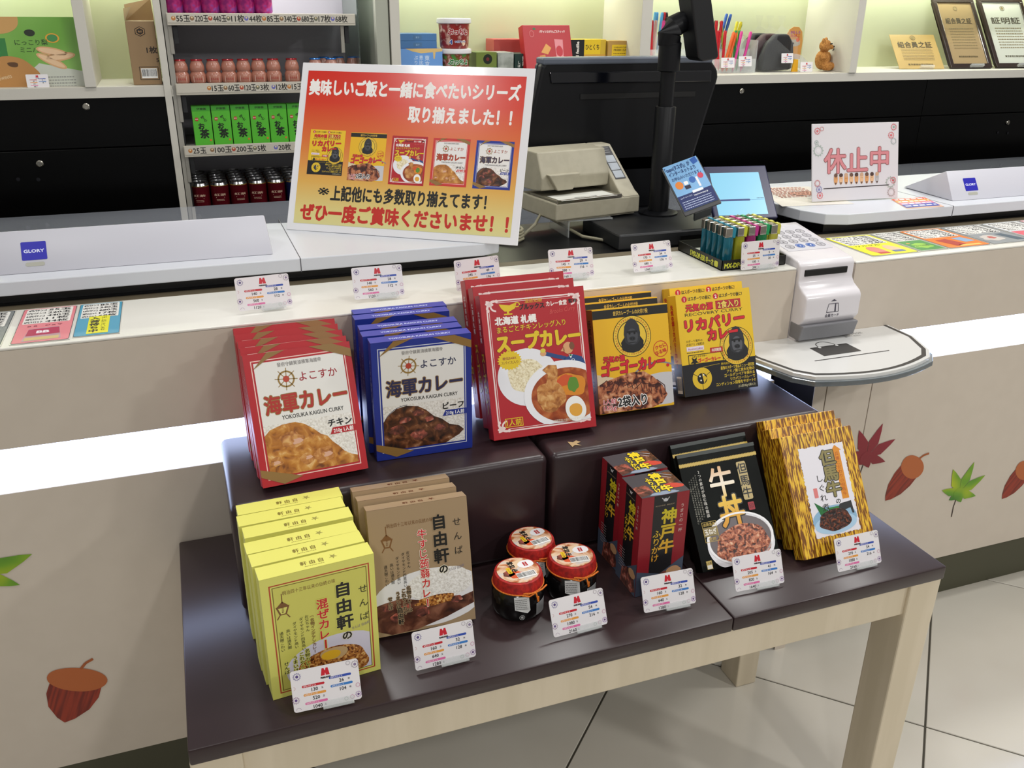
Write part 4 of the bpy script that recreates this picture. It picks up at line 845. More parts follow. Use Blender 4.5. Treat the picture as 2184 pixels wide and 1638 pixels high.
A.ring(-.008, .066, .020, .0215, dk, 1, a0=180, a1=360, n=16, e=1.1); A.circ(-.029, .070, .0035, '#d8d8d6', 2); A.circ(.013, .070, .0035, '#d8d8d6', 2)
A.line([(-.085, .128), (.095, .128)], .0026, dk, 1); A.text('お荷物はこちらに', .055, .022, .010, '#6a6866', 1, 'l', .06); A.text('置いてください', .062, .034, .008, '#8a8886', 1, 'l', .04)
A.build('tray_print', t, (0, 0, .0042), uv=(0, -1, 0), scale=100)

# ================================================================ PRINTER
bg = nmat('beige_plastic', [(.4, '#a6a08c'), (.6, '#aba591')], 50, 2, .5, .03)
t = empty('receipt_printer', 'beige slip printer with three grey keys, right of the poster', 'printer', (.7674, 1.8106, 1.022), (0, 0, R(9.2)))
pw, pdp = .2285, .165
MB().prism([(0, 0), (pw, 0), (pw, pdp), (0, pdp)], .004, .042, bg, 'z').build('base_body', t, .003)
tiny('foot_plate', bg, (.008, .008, 0, pw - .008, pdp - .008, .004), t)
MB().prism([(.0, .042), (.02, .052), (.128, .142), (.165, .142), (.165, .042)], pw - .046, pw, bg, 'x').build('key_tower', t, .003)
MB().prism([(.062, .060), (.060, .088), (.084, .142), (.165, .142), (.165, .055), (.10, .055)], -.002, pw - .047, bg, 'x').build('hood', t, .003)
MB().prism([(.035, .060), (.075, .060), (.094, .096), (.010, .096)], .048, .0625, bg, 'y').build('hood_lip', t, .002)
tiny('slip_table', mat('#7b7666', .25), (.004, .002, .0425, pw - .052, .12, .048), t, .001)
tiny('metal_edge', mat('#a8a098', .2, 1), (.004, -.001, .042, pw - .052, .002, .050), t, .0005)
A = Art(); A.rect(0, 0, 100, 42, '#dcdcd4', 1); A.text('領収証ロール交換', 30, 30, 6, '#3a3a3a', 2, 'l', 40); A.lines(4, 38, 90, 1, 4, '#6a6a6a', 2, .3); A.build('slip_label', t, (.012, .058, .0482), uv=(0, -1, 0), scale=.150)
ks = Vector((0, -.108, -.09)).normalized()
A = Art(); A.rect(0, 0, 100, 330, '#2f2f33', 1)
for k in range(3): A.rect(8, 90 + k * 78, 92, 160 + k * 78, '#a9b0b8', 2); A.lines(50, 150 + k * 78, 88, 1, 4, '#5a5a60', 3); A.lines(20, 15 + k * 22, 80, 1, 6, '#b8b8b8', 2, .6)
A.build('key_panel', t, (pw - .038, .122, .1372), uv=ks, scale=.030)
t = empty('printer_stand', 'clear acrylic stand under the beige printer', 'stand', (.86, 1.875, .9835))
MB().box(-.055, -.05, .0355, .055, .06, .0385, clear).box(-.055, -.05, 0, -.052, .06, .0355, clear).box(.052, -.05, 0, .055, .06, .0355, clear).build('stand_body', t)
t = empty('cable_coil', 'beige cables coiled behind the poster corner', 'cable', (.66, 1.80, .984))
cb = mat('#8f8a74', .5)
for k in range(4): MB().tube([((.045 - k * .006) * math.cos(a / 12 * 6.283) + k * .006, .04 * math.sin(a / 12 * 6.283) + .05 + k * .004, .004 + k * .006) for a in range(13)], .0032, cb).build('cable_loop', t, smooth=True)
MB().tube([(.045, .05, .004), (.075, .05, .03), (.10, .08, .045), (.13, .12, .03), (.17, .0, .006), (.24, -.09, .0045)], .0035, cb).build('cable_run', t, smooth=True)

# ================================================================ REGISTER
bk = mat('#0b0c10', .4, spec=.3); bk_lit = mat('#5a616e', .4); gl = mat('#05070f', .12, coat=.5)
t = empty('register_monitor', 'large black register monitor seen from behind', 'monitor', (1.025, 2.02, .984))
O = [(-.262, .145), (-.214, .352), (-.206, .364), (-.192, .368), (.214, .366), (.235, .362), (.255, .340), (.259, .322), (.254, .300), (.205, .120), (.19, .10), (-.24, .10)]
MB().prism(O, .0, .030, bk, 'y').build('rear_shell', t, .008, seg=3)
MB().prism([(x * 1.0, z + .001) for x, z in O], .030, .042, mat('#2a2e38', .3), 'y').build('front_bezel', t, .002)
MB().box(-.212, -.0035, .356, .236, .044, .3715, bk_lit).build('lit_top_edge', t, .004)  # light on the shell's top put into a paler grey
MB().prism([(-.19, .315), (-.195, .340), (.235, .338), (.236, .312)], -.004, .004, gl, 'y').build('gloss_band', t, .002)
MB().box(-.115, -.002, .278, .195, .002, .290, mat('#020203', .5)).build('vent_slot', t)
MB().box(-.09, -.10, .0, .12, .14, .012, bk).box(-.05, .0, .012, .09, .05, .14, bk).build('monitor_foot', t, .003)
t = empty('cash_register', 'low black register body behind the counter, under the display pole', 'register', (1.03, 1.77, .984))
MB().prism([(-.17, -.09), (.11, -.09), (.11, .10), (-.17, .10)], 0, .034, mat('#131519', .45), 'z').build('base_body', t, .004)
MB().box(-.02, -.092, .004, .10, -.088, .022, mat('#050506', .3)).build('front_inset', t)
t = empty('customer_display', 'black customer display on a tall telescopic pole', 'display', (1.045, 1.85, 1.018))
MB().lathe([(.046, 0), (.046, .004), (.030, .008)], bk, 28).build('pole_foot', t, smooth=True)
MB().lathe([(.0235, .006), (.0235, .240), (.0225, .2415), (.0165, .242), (.0165, .315), (.0215, .316), (.0245, .318), (.0245, .375), (.020, .380)], bk, 24).build('pole', t, smooth=True)
MB().tube([(-.002, 0, .372), (-.004, .0, .392), (.004, 0, .408), (.025, 0, .418), (.045, 0, .424)], [.025, .026, .025, .022, .02], bk, 16).build('elbow', t, smooth=True)
MB().prism([(.010, .49), (.060, .49), (.098, .350), (.094, .343), (.058, .338), (.047, .345)], -.045, .012, mat('#121316', .4), 'y').build('display_head', t, .006, seg=3)
# taspo style leaflet clipped to the pole base
t = empty('leaflet_stand', 'blue leaflet in a grey clip stand, right of the display pole', 'leaflet')
vx = Vector((.0735, -.0153, .026)).normalized(); vz = Vector((.0067, .0933, .0835)); vz = (vz - vx * vz.dot(vx)).normalized(); vy = vz.cross(vx)
mm = Matrix((vx, vy, vz)).transposed().to_4x4(); mm.translation = Vector((1.0222, 1.6933, 1.0548)); t.matrix_world = mm
MB().box(-.003, .001, -.010, .0825, .006, .124, mat('#4a4a4c', .35)).build('clip_plate', t, .003)
MB().box(.02, .006, -.010, .06, .036, -.004, mat('#55585a', .3)).build('clip_foot', t, .001)
MB().box(0, 0, 0, .0795, .0008, .1254, mat('#8ab4d8', .3)).build('leaflet', t)
A = Art(); A.push(0, 0, 1, 1.195); H = 132; A.rect(0, 0, 100, H, '#7fb0dc', 0); A.rect(0, 90, 100, H, '#1c2a62', 1); nb = '#17386e'
A.text('「taspo(タスポ)」が', 2, 12, 14, nb, 2, 'l', 72, .03); A.text('インターネットより', 6, 27, 13, nb, 2, 'l', 78, .03); A.text('お申込みいただけます。', 8, 42, 11, nb, 2, 'l', 84, .02)
A.circ(20, 62, 11, '#e0863a', 2); A.circ(60, 58, 9, '#3a68b0', 2); A.circ(86, 54, 8, '#c8405a', 2); A.rrect(34, 56, 46, 66, 3, '#f0f0f0', 2); A.rect(32, 68, 48, 78, '#2a2a40', 2); A.rect(70, 54, 76, 82, '#e8e8f0', 2); A.poly([(78, 4), (96, 0), (98, 16), (82, 20)], '#2a5aa8', 2)
A.rect(45, 86, 76, 93, '#e8ecf2', 3); A.text('http://www.taspo.jp', 45, 99, 6, '#e8ecf2', 3, 'l', 40, .02); A.text('taspoホームページより', 6, 97, 5, '#c8d0e8', 3, 'l', 34); A.lines(6, 108, 90, 4, 6, '#b8c4e0', 3, .35)
A.build('leaflet_print', t, (0, 0, .1254), scale=.0795)
# small touch screen
scrm = mat('#8fd6f2', .3, emit=.95); scrm.node_tree.nodes['Principled BSDF'].inputs['Base Color'].default_value = (.01, .02, .03, 1)
t = empty('touch_screen', 'small tablet screen in a dark blue frame showing pale blue', 'screen', (1.150, 1.752, 1.022), (R(-42), 0, R(-9)))
MB().box(-.012, 0, -.006, .145, .012, .135, mat('#2a2a4c', .35)).build('screen_frame', t, .003)
MB().box(.0, -.0006, .004, .122, .0002, .116, scrm).build('screen_glass', t)
A = Art(); A.rrect(8, 58, 70, 62, 2, '#2a3a7a', 1); A.lines(84, 56, 98, 1, 4, '#4a6a8a', 1); A.line([(0, 60), (100, 60)], .5, '#5a8ac0', 1); A.build('screen_bar', t, (0, -.0006, .116), scale=.122)
MB().box(.02, .012, -.005, .11, .016, .10, mat('#1a1a24', .4)).prism([(.012, .06), (.016, .10), (.070, -.04), (.060, -.06)], .04, .09, mat('#1a1a24', .4), 'x').build('screen_foot', t)

# ================================================================ BACK COUNTER AND SHELVES
stone = nmat('grey_stone', [(.38, '#6c7078'), (.5, '#82868e'), (.62, '#999da6')], 420, 3, .05, 0, spec=1, coat=1)
t = empty('rear_worktop', 'speckled grey stone worktop behind the coin machines', 'worktop', (1.5, 2.2, 0))
MB().box(-2.7, -.215, .93, 2.7, .335, .962, stone).build('stone_slab', t, .003)
MB().box(-2.7, -.2, 0, 2.7, .21, .93, mat('#d0ccc0', .5)).build('worktop_cabinet', t)
white = mat('#c9c5ba', .5); lit = mat('#d4dab6', .6); blk2 = mat('#030303', .3, spec=.15)
t = empty('shelving_unit', 'white backlit shelving unit with black cupboards below', 'shelving', (1.3, 2.85, 0)); X = 1.3; Y = 2.85
def bt(n, x0, y0, z0, x1, y1, z1, m, bevel=.001): return tiny(n, m, (x0 - X, y0 - Y, z0, x1 - X, y1 - Y, z1), t, bevel)
for x0, x1 in ((-1.3, .012), (.632, 4.6)): bt('shelf_board', x0, 2.70, 1.228, x1, 2.985, 1.2565, white)
for x0, x1 in ((-1.3, .012), (.632, 4.6)): bt('top_board', x0, 2.70, 1.66, x1, 2.985, 1.69, white)
for x0, x1 in ((-.205, -.178), (-.012, .006), (.616, .643), (1.415, 1.452), (2.238, 2.268), (3.35, 3.38)): bt('upright', x0, 2.695, 1.2565 if x0 != -.012 and x0 != .616 else .0, x1, 2.985, 1.66, white)
for x0, x1 in ((-1.3, -.205), (-.178, -.012), (.643, 1.415), (1.452, 2.238), (2.268, 3.35), (3.38, 4.6)): bt('back_panel', x0, 2.972, 1.2565, x1, 2.984, 1.66, lit, 0)
for x0, x1 in ((-1.3, -.013), (.644, 1.31), (1.312, 2.6), (2.602, 4.6)):
    bt('cupboard_door', x0, 2.705, 1.101, x1, 2.73, 1.227, blk2); bt('cupboard_door', x0, 2.705, .3, x1, 2.73, 1.098, blk2)
bt('cupboard_carcass', -1.3, 2.73, 0, -.013, 2.98, 1.227, mat('#101010', .7), 0); bt('cupboard_carcass', .644, 2.73, 0, 4.6, 2.98, 1.227, mat('#101010', .7), 0)
chr_ = mat('#a8a49a', .25, 1)
lk = None
for x, z in ((-.211, 1.207), (-.347, 1.065), (1.813, 1.204), (3.031, 1.062), (1.36, 1.072)):
    if lk is None:
        lk = MB().lathe([(.009, 0), (.009, .003), (.0065, .0045), (.0065, .003), (.004, .003), (.004, .006)], chr_, 20, T=Matrix.Rotation(R(90), 4, 'X')).build('lock', t, smooth=True); o = lk
    else: o = bpy.data.objects.new('lock', lk.data); COL.objects.link(o); o.parent = t
    o.location = (x - X, 2.7045 - Y, z)
sm = None
for x, z in ((-.406, 1.027), (-.358, 1.024), (2.991, 1.027), (3.042, 1.023)):
    if sm is None: o = MB().lathe([(.005, 0), (.005, .002)], mat('#3a3a3e', .3, 1), 12, T=Matrix.Rotation(R(90), 4, 'X')).build('screw_cap', t); sm = o.data
    else: o = bpy.data.objects.new('screw_cap', sm); COL.objects.link(o); o.parent = t
    o.location = (x - X, 2.7045 - Y, z)
for x0, x1 in ((-1.3, -.205), (-.178, -.012), (.643, 1.415), (1.452, 2.238), (2.268, 3.35)):
    area('shelf_led', ((x0 + x1) / 2, 2.945, 1.60), (x1 - x0) * .94, 3.0 * (x1 - x0), (.96, 1, .84), sy=.03)

# -- drinks showcase
t = empty('drinks_showcase', 'grey open drinks showcase with priced shelf rails, behind the poster', 'showcase', (.31, 2.8, 0)); X = .31; Y = 2.8
fr = mat('#98958c', .4); dkg = mat('#a4a2aa', .3); rail = mat('#b9b3a4', .4)
bt('side_frame', .008, 2.70, .3, .022, 2.985, 1.69, fr); bt('side_frame', .575, 2.70, .3, .612, 2.985, 1.69, mat('#a8aa9c', .3)); bt('side_trim', .0205, 2.715, .3, .026, 2.73, 1.69, mat('#1a1a1c', .5), 0)
bt('rear_panel', .022, 2.955, .3, .575, 2.97, 1.69, dkg, 0); bt('base_deck', .022, 2.72, .86, .575, 2.955, .905, mat('#45454a', .4))
bt('glass_side', .528, 2.73, 1.08, .532, 2.955, 1.66, mat('#c8d8cc', .05, trans=.9), 0)
for z, x1, txt in ((1.436, .512, '●55玉 ●220玉 ●440玉 ●11枚 ●44枚 ●85玉 ●340玉 ●680玉 ●17枚 ●68枚'), (1.260, .512, '          ●15玉 ●60玉 ●120玉 ●3枚 ●12枚 ●15玉 ●60玉 ●120玉'), (1.096, .512, '●25玉 ●100玉 ●200玉 ● 5枚 ●20枚 ●25玉 ●100玉 ●200玉')):
    bt('shelf_plate', .022, 2.695, z - .006, x1, 2.955, z - .001, mat('#8e8c86', .4), 0)
    r = bt('shelf_rail', .018, 2.684, z - .028, x1 + .002, 2.694, z + .002, rail)
    A = Art(); A.rect(0, 0, 100, 4.6, '#c2bcae', 0)
    items = txt.replace(' ', '').split('●')[1:]; x0 = 3 if z != 1.260 else 17; st = (97 - x0) / max(len(items), 9.2 if z != 1.096 else 7.5)
    for k, it in enumerate(items):
        x = x0 + st * k; A.circ(x, 2.4, 1.15, ('#b8763a', '#8a6a4a', '#b04a34', '#6a6a58', '#6a6ab0')[k % 5], 3, n=10); A.circ(x, 2.0, .5, '#dcc8a0', 4, n=8)
        A.text(it, x + 1.5, 2.4, 4.0, '#2c2a26', 2, 'l', min(st - 2.6, len(it) * 2.35), .02)
    A.build('rail_print', r, (.020 - X, 2.6835 - Y, z + .001), scale=x1 - .02, eps=.00004)
    for bx in (.030, .485): bt('shelf_bracket', bx, 2.70, z - .075, bx + .012, 2.715, z - .03, mat('#1c1c1e', .4)); bt('bracket_hook', bx - .012, 2.698, z - .10, bx - .002, 2.706, z - .028, mat('#a8a49a', .35, .6))
def set_individuals(proto, spots, group):
    for k, (x, y, z, lab, rz) in enumerate(spots):
        o = proto if k == 0 else copy_tree(proto); o.location = (x, y, z); o.rotation_euler = (0, 0, R(rz)); tag(o, lab, None, group)
def nth(k, n): return ('leftmost', 'second from the left', 'third from the left', 'fourth from the left', 'fifth from the left', 'sixth from the left', 'seventh from the left', 'eighth from the left')[k]
area('showcase_fill', (.27, 2.74, 1.655), .48, 3.0, (1, .97, .95), sy=.05)  # added fill light that brightens the showcase interior
# probiotic bottles
def bottle(cap, body):
    o = MB().lathe([(.014, 0), (.0205, .002), (.0215, .006), (.0215, .022), (.019, .027), (.0175, .030), (.020, .035), (.0195, .042), (.0175, .050), (.0145, .056), (.0145, .060)], mat(body, .22, spec=.6), 20).build('drink_bottle', None, smooth=True); tag(o, '', 'bottle')
    MB().lathe([(.0152, .0585), (.0155, .0605), (.0145, .062)], mat(cap, .25, .3), 18).build('foil_cap', o, smooth=True)
    A = Art(); A.rect(0, 0, 100, 60, '#e0c0b4', 0); A.text('ミルミル', 50, 30, 24, '#b03a3a', 1, 'c', 80, .03); A.build('label_print', o, fn=lambda u, v, l: ((.0216 + l) * math.sin((u - .013) / .0216), -(.0216 + l) * math.cos((u - .013) / .0216), .020 - v), scale=.026)
    return o
p = bottle('#a02028', '#a8705e')
xs = [.037, .080, .122, .162, .202, .242, .283, .334]
set_individuals(p, [(x, 2.722, 1.2595, f'pink drink bottle with red cap, {nth(k, 8)} in the front line', 0) for k, x in enumerate(xs)], 'pink bottles with red caps')
p = bottle('#2a6ab0', '#a8786a')
set_individuals(p, [(.400, 2.722, 1.2595, 'pink drink bottle with blue cap, half hidden by the poster corner', 0)] + [(.445 + .0 * k, 2.722, 1.2595, 'pink drink bottle with blue cap hidden low behind the poster edge', 0) for k in range(1)] + [(.436 + k * .042, 2.79, 1.2595, f'pink bottle with blue cap above the poster top, {("leftmost", "middle", "rightmost")[k]} of three', 0) for k in range(3)], 'bottles with blue caps')
# pink cans
def can(body, prt, ink, r=.0255, h=.098):
    o = MB().lathe([(r * .86, 0), (r, .006), (r, h - .012)], body if not isinstance(body, str) else mat(body, .25, .35), 24).build('drink_can', None, smooth=True); tag(o, '', 'can')
    MB().lathe([(r, h - .0125), (r * .99, h - .010)], mat('#c8a850', .25, .8), 24).lathe([(r * .99, h - .010), (r * .86, h - .003), (r * .9, h), (r * .85, h), (r * .83, h - .002)], mat('#b8b8ba', .25, 1), 24).build('can_lid', o, smooth=True)
    A = Art(); A.text(prt, 50, 40, 20, ink, 1, 'c', 92, .03); A.rect(16, 60, 84, 64, ink, 1); A.lines(20, 76, 80, 2, 10, ink, 1, .3)
    A.build('label_print', o, fn=lambda u, v, l: ((r + .0002 + l) * math.sin((u - .018) / r), -(r + .0002 + l) * math.cos((u - .018) / r), h - .022 - v), scale=.036)
    return o
pk = nmat('pink_can', [(.4, '#8a1a6a'), (.55, '#c0307a'), (.7, '#7a5ac0')], 40, 2, .25, metal=.3)
p = can(pk, 'ピンク', '#e8a8d0')
set_individuals(p, [(.040 + k * .046, 2.725, 1.4365, f'pink and violet can on the top showcase shelf, {nth(k, 6)}', 0) for k in range(6)], 'pink cans')
# green tea packs
o = MB().box(-.0245, 0, 0, .0245, .038, .105, nmat('tea_green', [(.45, '#4fae2c'), (.6, '#58b834')], 8, 1, .35)).build('tea_pack', None, .001); tag(o, '', 'drink pack')
A = Art(); A.rect(0, 0, 100, 26, '#3f9a2a', 0); A.text('伊藤園', 52, 14, 13, '#1c3a14', 1, 'c', 50, .02); A.circ(22, 70, 10, '#b03028', 1); A.text('緑茶', 22, 70, 8, '#e8d8c8', 2, 'c'); A.text('お〜い', 62, 68, 22, '#14200e', 1, 'c', 36, .03, 50); A.text('お', 44, 108, 38, '#101c0c', 1, 'c', None, .04); A.text('茶', 56, 150, 52, '#101c0c', 1, 'c', None, .04); A.circ(86, 186, 6, '#c8702a', 1)
A.build('pack_print', o, (-.0245, 0, .105), scale=.049)
set_individuals(o, [(.0755 + k * .0515, 2.70, 1.0960, f'green tea drink pack, {nth(k, 6)} on the middle shelf', 0) for k in range(6)], 'green tea packs')
# cans on the lowest deck
rows = ['front row', 'second row', 'third row', 'fourth row', 'back row']
p = can('#6a1420', '紅茶', '#d8b8a0', h=.083)
set_individuals(p, [(.049 + c * .0535, 2.748 + k * .0535 * .8, .906, f'dark red tea can on the lowest deck, {nth(c, 5)}, {rows[k]}', (c * 7 + k * 13) % 20 - 10) for c in range(5) for k in range(5)], 'dark red cans on the lowest deck')
p = can('#1c2a5a', 'キリ', '#c8d0e8', h=.083)
set_individuals(p, [(.049 + 5 * .0535, 2.748 + k * .0535 * .8, .906, f'dark blue can on the lowest deck beside the poster, {rows[k]}', 0) for k in range(5)], 'dark blue cans on the lowest deck')

# -- goods on the shelves: left bays
def goods(name, label, cat, W, H, D, m, loc, A=None, rz=0, lean=0, side=None):
    o = MB().box(0, 0, 0, W, D, H, m if not isinstance(m, str) else mat(m, .4)).build(name, None, .001, seg=1); tag(o, label, cat)
    o.location = loc; o.rotation_euler = (R(-lean), 0, R(rz))
    if A: A.build('front_print', o, (0, 0, H), scale=W)
    return o
SZ = 1.2568
A = Art(); A.rect(0, 0, 100, 68, nmat('green_fade', [(.3, '#5f9a2a'), (.7, '#86b85a')], 6, 1, .4), 0); A.poly([(30, 68), (60, 44), (100, 52), (100, 68)], '#c8ccc0', 1)
A.blob(32, 60, 28, 23, '#b88448', 2, 3, .05, clip=(0, 0, 100, 68)); A.blob(36, 45, 5, 2.4, '#5a3a1c', 3, 2, .2); A.blob(30, 2, 18, 14, '#c89a5c', 2, 4, .05, clip=(0, 0, 100, 68)); A.rect(20, 20, 33, 40, '#2f7a3a', 1)
for x, y, r in ((74, 33, 12), (80, 38, -8), (72, 42, 28)): A.circ(x, y, 15, '#d8a878', 4, ry=4, rot=r); A.circ(x, y, 13, '#e6c29a', 5, ry=2.6, rot=r)
A.blob(56, 15, 5, 3.2, '#1c2416', 3, 2, .05); A.text('にっこり梨', 56, 24, 6, '#2a4a16', 3, 'c', 30); A.text('ミニパイ', 56, 31, 6, '#2a4a16', 3, 'c', 22); A.ring(76, 20, 5, 6.5, '#e0a030', 3, e=.7); A.circ(76, 20, 5, '#3f8a4a', 3, ry=3.6)
A.text('Foreign Sweets', 20, 58, 6, '#e0c8a0', 4, 'c', 26, 0, -12); A.lines(60, 57, 92, 4, 3, '#8a8c88', 3, .3)
goods('sweets_box', 'green pear pie gift box at the far left of the shelf', 'gift box', .256, .170, .045, '#7aa84a', (-.463, 2.745, SZ), A, 0, 6)
A = Art(); A.push(0, 0, 1.46); A.poly([(20, 18), (32, 12), (44, 18), (44, 30), (32, 36), (20, 30)], '#2c2218', 1); A.poly([(22, 19), (32, 14), (42, 19), (42, 29), (32, 34), (22, 29)], '#b08a5e', 2); A.poly([(24, 20), (32, 16), (40, 20), (40, 28), (32, 32), (24, 28)], '#2c2218', 3)
A.text('亀田', 32, 24, 5, '#b08a5e', 4, 'c'); A.text('1枚', 42, 68, 17, '#2c2218', 1, 'l', 25, .03); A.text('5', 62, 92, 13, '#2c2218', 1, 'l', 6); A.frame(18, 108, 64, 140, 1.2, '#2c2218', 1); A.push(22, 112, 1); A.bars(0, 0, 38, 24, 2); A.pop()
b = goods('kraft_carton', 'open kraft cardboard carton with hexagon mark beside the showcase', 'carton', .072, .160, .12, '#957a58', (-.0865, 2.735, SZ), A, 0)
MB().add([(0, 0, .160), (0, .12, .160), (-.004, .15, .19), (.02, .02, .195)], [(0, 1, 2, 3)], mat('#8a6c48', .7)).add([(0, .12, .16), (.072, .12, .16), (.070, .15, .215), (.0, .15, .20)], [(0, 1, 2, 3)], mat('#a5845c', .7)).build('carton_flap', b)
def scard(label, x, y, rz=0, z=SZ, num=(60, 240, 480, 12, 48)):
    t = price_card(num, label, x, y, z, rz, 8, .052, False, 'price cards on the back shelf'); return t
scard('small price card before the green pear pie box', -.343, 2.715)
# centre bay
A = Art(); A.rect(0, 0, 100, 60, '#6a9ad8', 0); A.poly([(14, 0), (100, 0), (100, 6), (84, 8), (82, 22), (79, 22), (78, 8), (50, 10), (30, 6)], '#d8b878', 1); A.vtext('東京', 64, 14, 12, '#c8d8ec', 1); A.vtext('恵比寿', 50, 14, 10, '#c8d8ec', 1); A.vtext('ぷりん', 38, 14, 10, '#c8d8ec', 1)
goods('sweets_box', 'light blue sweets box with a golden drip print', 'gift box', .132, .086, .10, '#5a86c8', (.655, 2.765, SZ), A)
for k, lb in enumerate(('lower of two flat steel blue boxes on the light blue box', 'upper of two flat steel blue boxes on the light blue box')):
    A = Art(); A.rect(38, 4, 60, 14, '#4a7098', 1); A.text('菓子', 49, 9, 5, '#8aa8c8', 2, 'c')
    goods('flat_box', lb, 'gift box', .116, .0205, .09, '#4a76a8', (.656, 2.770, SZ + .0862 + k * .0207), A).data.materials[0]
def tub(label, z, col, ink):
    t = empty('candy_tub', label, 'candy tub', (.835, 2.80, z))
    MB().lathe([(.040, 0), (.043, .004), (.047, .072)], nmat('tub_' + col[1:], [(.4, col), (.55, '#8a2a28'), (.68, '#d8b0a0')], 50, 2, .3), 28).build('tub_body', t, smooth=True)
    MB().lathe([(.050, .070), (.0525, .072), (.0525, .080), (.051, .084), (.049, .0845)], mat('#d8d6d8', .35), 28).build('tub_lid', t, smooth=True)
    A = Art(); A.text('ぷっちょ', 50, 26, 26, ink, 3, 'c', 92, .06, ol=('#f0ece8', .12)); A.text('4', 18, 66, 24, '#2a4a9a', 3, 'c', None, .06, ol=('#f0ece8', .12)); A.text('つのアソート', 60, 66, 11, '#2a4a9a', 3, 'c', 52, .05, ol=('#f0ece8', .12)); A.blob(76, 70, 9, 12, '#e8c8a8', 2, 4, .2)
    A.build('tub_print', t, fn=lambda u, v, l: ((.0462 + .0 + l) * math.sin((u - .035) / .046), -(.0470 - v * .055 + l) * math.cos((u - .035) / .046), .066 - v), scale=.070)
tub('lower candy tub with green lettering, mostly behind the poster', SZ, '#4a8a3a', '#2a7a3a'); tub('upper candy tub with red lettering, stacked on another tub', SZ + .0850, '#9a2420', '#a01c28')
A = Art(); A.rect(0, 0, 100, 130, '#6a7a34', 0); A.circ(56, 30, 22, '#141c10', 1); A.circ(56, 30, 8, '#6a2020', 2); A.poly([(60, 56), (74, 70), (100, 60), (86, 80)], '#3a6a2a', 1)
goods('snack_box', 'olive snack box with black round badge', 'gift box', .066, .074, .09, '#5a6a30', (.894, 2.765, SZ), A)
goods('snack_box', 'silver grey box between olive and dark green boxes', 'gift box', .052, .073, .09, nmat('silver_box', [(.4, '#8a9088'), (.6, '#a8aca6')], 40, 2, .3), (.964, 2.765, SZ))
A = Art(); A.vtext('抹茶', 62, 12, 30, '#d8dcd4', 1, .02); A.vtext('しぼ', 30, 40, 20, '#d8dcd4', 1)
goods('snack_box', 'dark green box with white brush letters', 'gift box', .050, .069, .09, '#14302a', (1.0195, 2.765, SZ), A)
goods('flat_box', 'lower of two rose red boxes behind the tall red box', 'gift box', .10, .052, .08, '#9a3a38', (.990, 2.868, SZ + .0), None)
goods('flat_box', 'upper of two rose red boxes behind the tall red box', 'gift box', .10, .055, .08, '#b04a46', (.986, 2.868, SZ + .0525), None)
A = Art(); A.text('パティシエのりんごスティック', 34, 12, 5.2, '#f0dcd8', 2, 'l', 54, .03); A.ring(18, 16, 4, 4.6, '#e08a8a', 2, e=1.3); A.blob(24, 7, 3, 2, '#2a6a3a', 2, 3, .2)
A.poly([(34, 50), (46, 34), (56, 42), (48, 54)], '#d89a4a', 2); A.poly([(30, 56), (42, 54), (44, 70), (36, 80)], '#c8843a', 2); A.poly([(64, 26), (82, 27), (80, 72), (66, 72)], '#d8848a', 2); A.blob(73, 48, 7, 10, '#b81a2a', 3, 3, .1)
goods('apple_sweets_box', 'tall red apple stick box leaning on the shelf', 'gift box', .165, .150, .03, '#b0141f', (1.050, 2.735, SZ + .008), A, 4, 17)
A = Art(); A.rect(0, 0, 38, 60, '#141316', 0); A.vtext('fd', 0, 0, .1, '#141316', 0); A.text('and feuille', 19, 30, 11, '#e8e4dc', 1, 'c', 50, .04, -90); A.rect(38, 0, 84, 36, '#e0be20', 1); A.text('ひとくち', 61, 18, 15, '#1a160e', 2, 'c', 38, .02); A.rect(38, 36, 100, 60, '#c8983c', 0)
goods('snack_box', 'black and yellow box with vertical white lettering', 'gift box', .125, .108, .07, '#c8a830', (1.222, 2.800, SZ), A)
A = Art(); A.rect(0, 0, 100, 100, '#b08a48', 0); A.rect(14, 12, 88, 100, '#dcb820', 1); A.text('CREAM CHEESE', 51, 20, 6, '#4a3a10', 2, 'c', 60); A.text('FRIED CAKE', 51, 28, 7, '#3a2a10', 2, 'c', 60, .03); A.lines(20, 38, 82, 6, 8, '#6a5418', 2, .3)
goods('snack_box', 'yellow and tan box nearest the centre shelf divider', 'gift box', .098, .104, .07, '#b8964a', (1.315 + .04, 2.760, SZ), A).location = (1.313 + .0365, 2.790, SZ)
# pens
t = empty('pen_holder', 'stepped clear pen stand on the back shelf', 'pen stand', (1.70, 2.78, SZ))
for k, (y, h) in enumerate(((0, .045), (.045, .075), (.09, .115))):
    MB().box(-.225, y, .0, .21, y + .0022, h, clear).build('divider', t)
MB().box(-.225, 0, 0, -.222, .12, .1, clear).box(.207, 0, 0, .21, .12, .105, clear).box(-.222, .0022, 0, .207, .12, .002, clear).build('frame', t)
pens = [('#c01a28', 'red'), ('#2a5ab0', 'blue'), ('#1a1a1e', 'black'), ('#e0662a', 'orange'), ('#2a8a4a', 'green'), ('#d8cc30', 'yellow'), ('#d03a90', 'magenta'), ('#9ab04a', 'moss green'), ('#c8a8a0', 'pale pink'), ('#5aa8d8', 'sky blue')]
def pen(col, capc):
    o = MB().lathe([(.001, 0), (.0042, .012), (.0046, .02), (.0046, .100)], mat(col, .3), 10).build('pen', None, smooth=True); tag(o, '', 'pen')
    MB().lathe([(.0052, .084), (.0052, .128), (.004, .132)], mat(capc, .3), 10).build('pen_cap', o, smooth=True); MB().box(-.001, -.0075, .096, .001, -.0055, .128, mat(capc, .3)).build('clip', o); return o
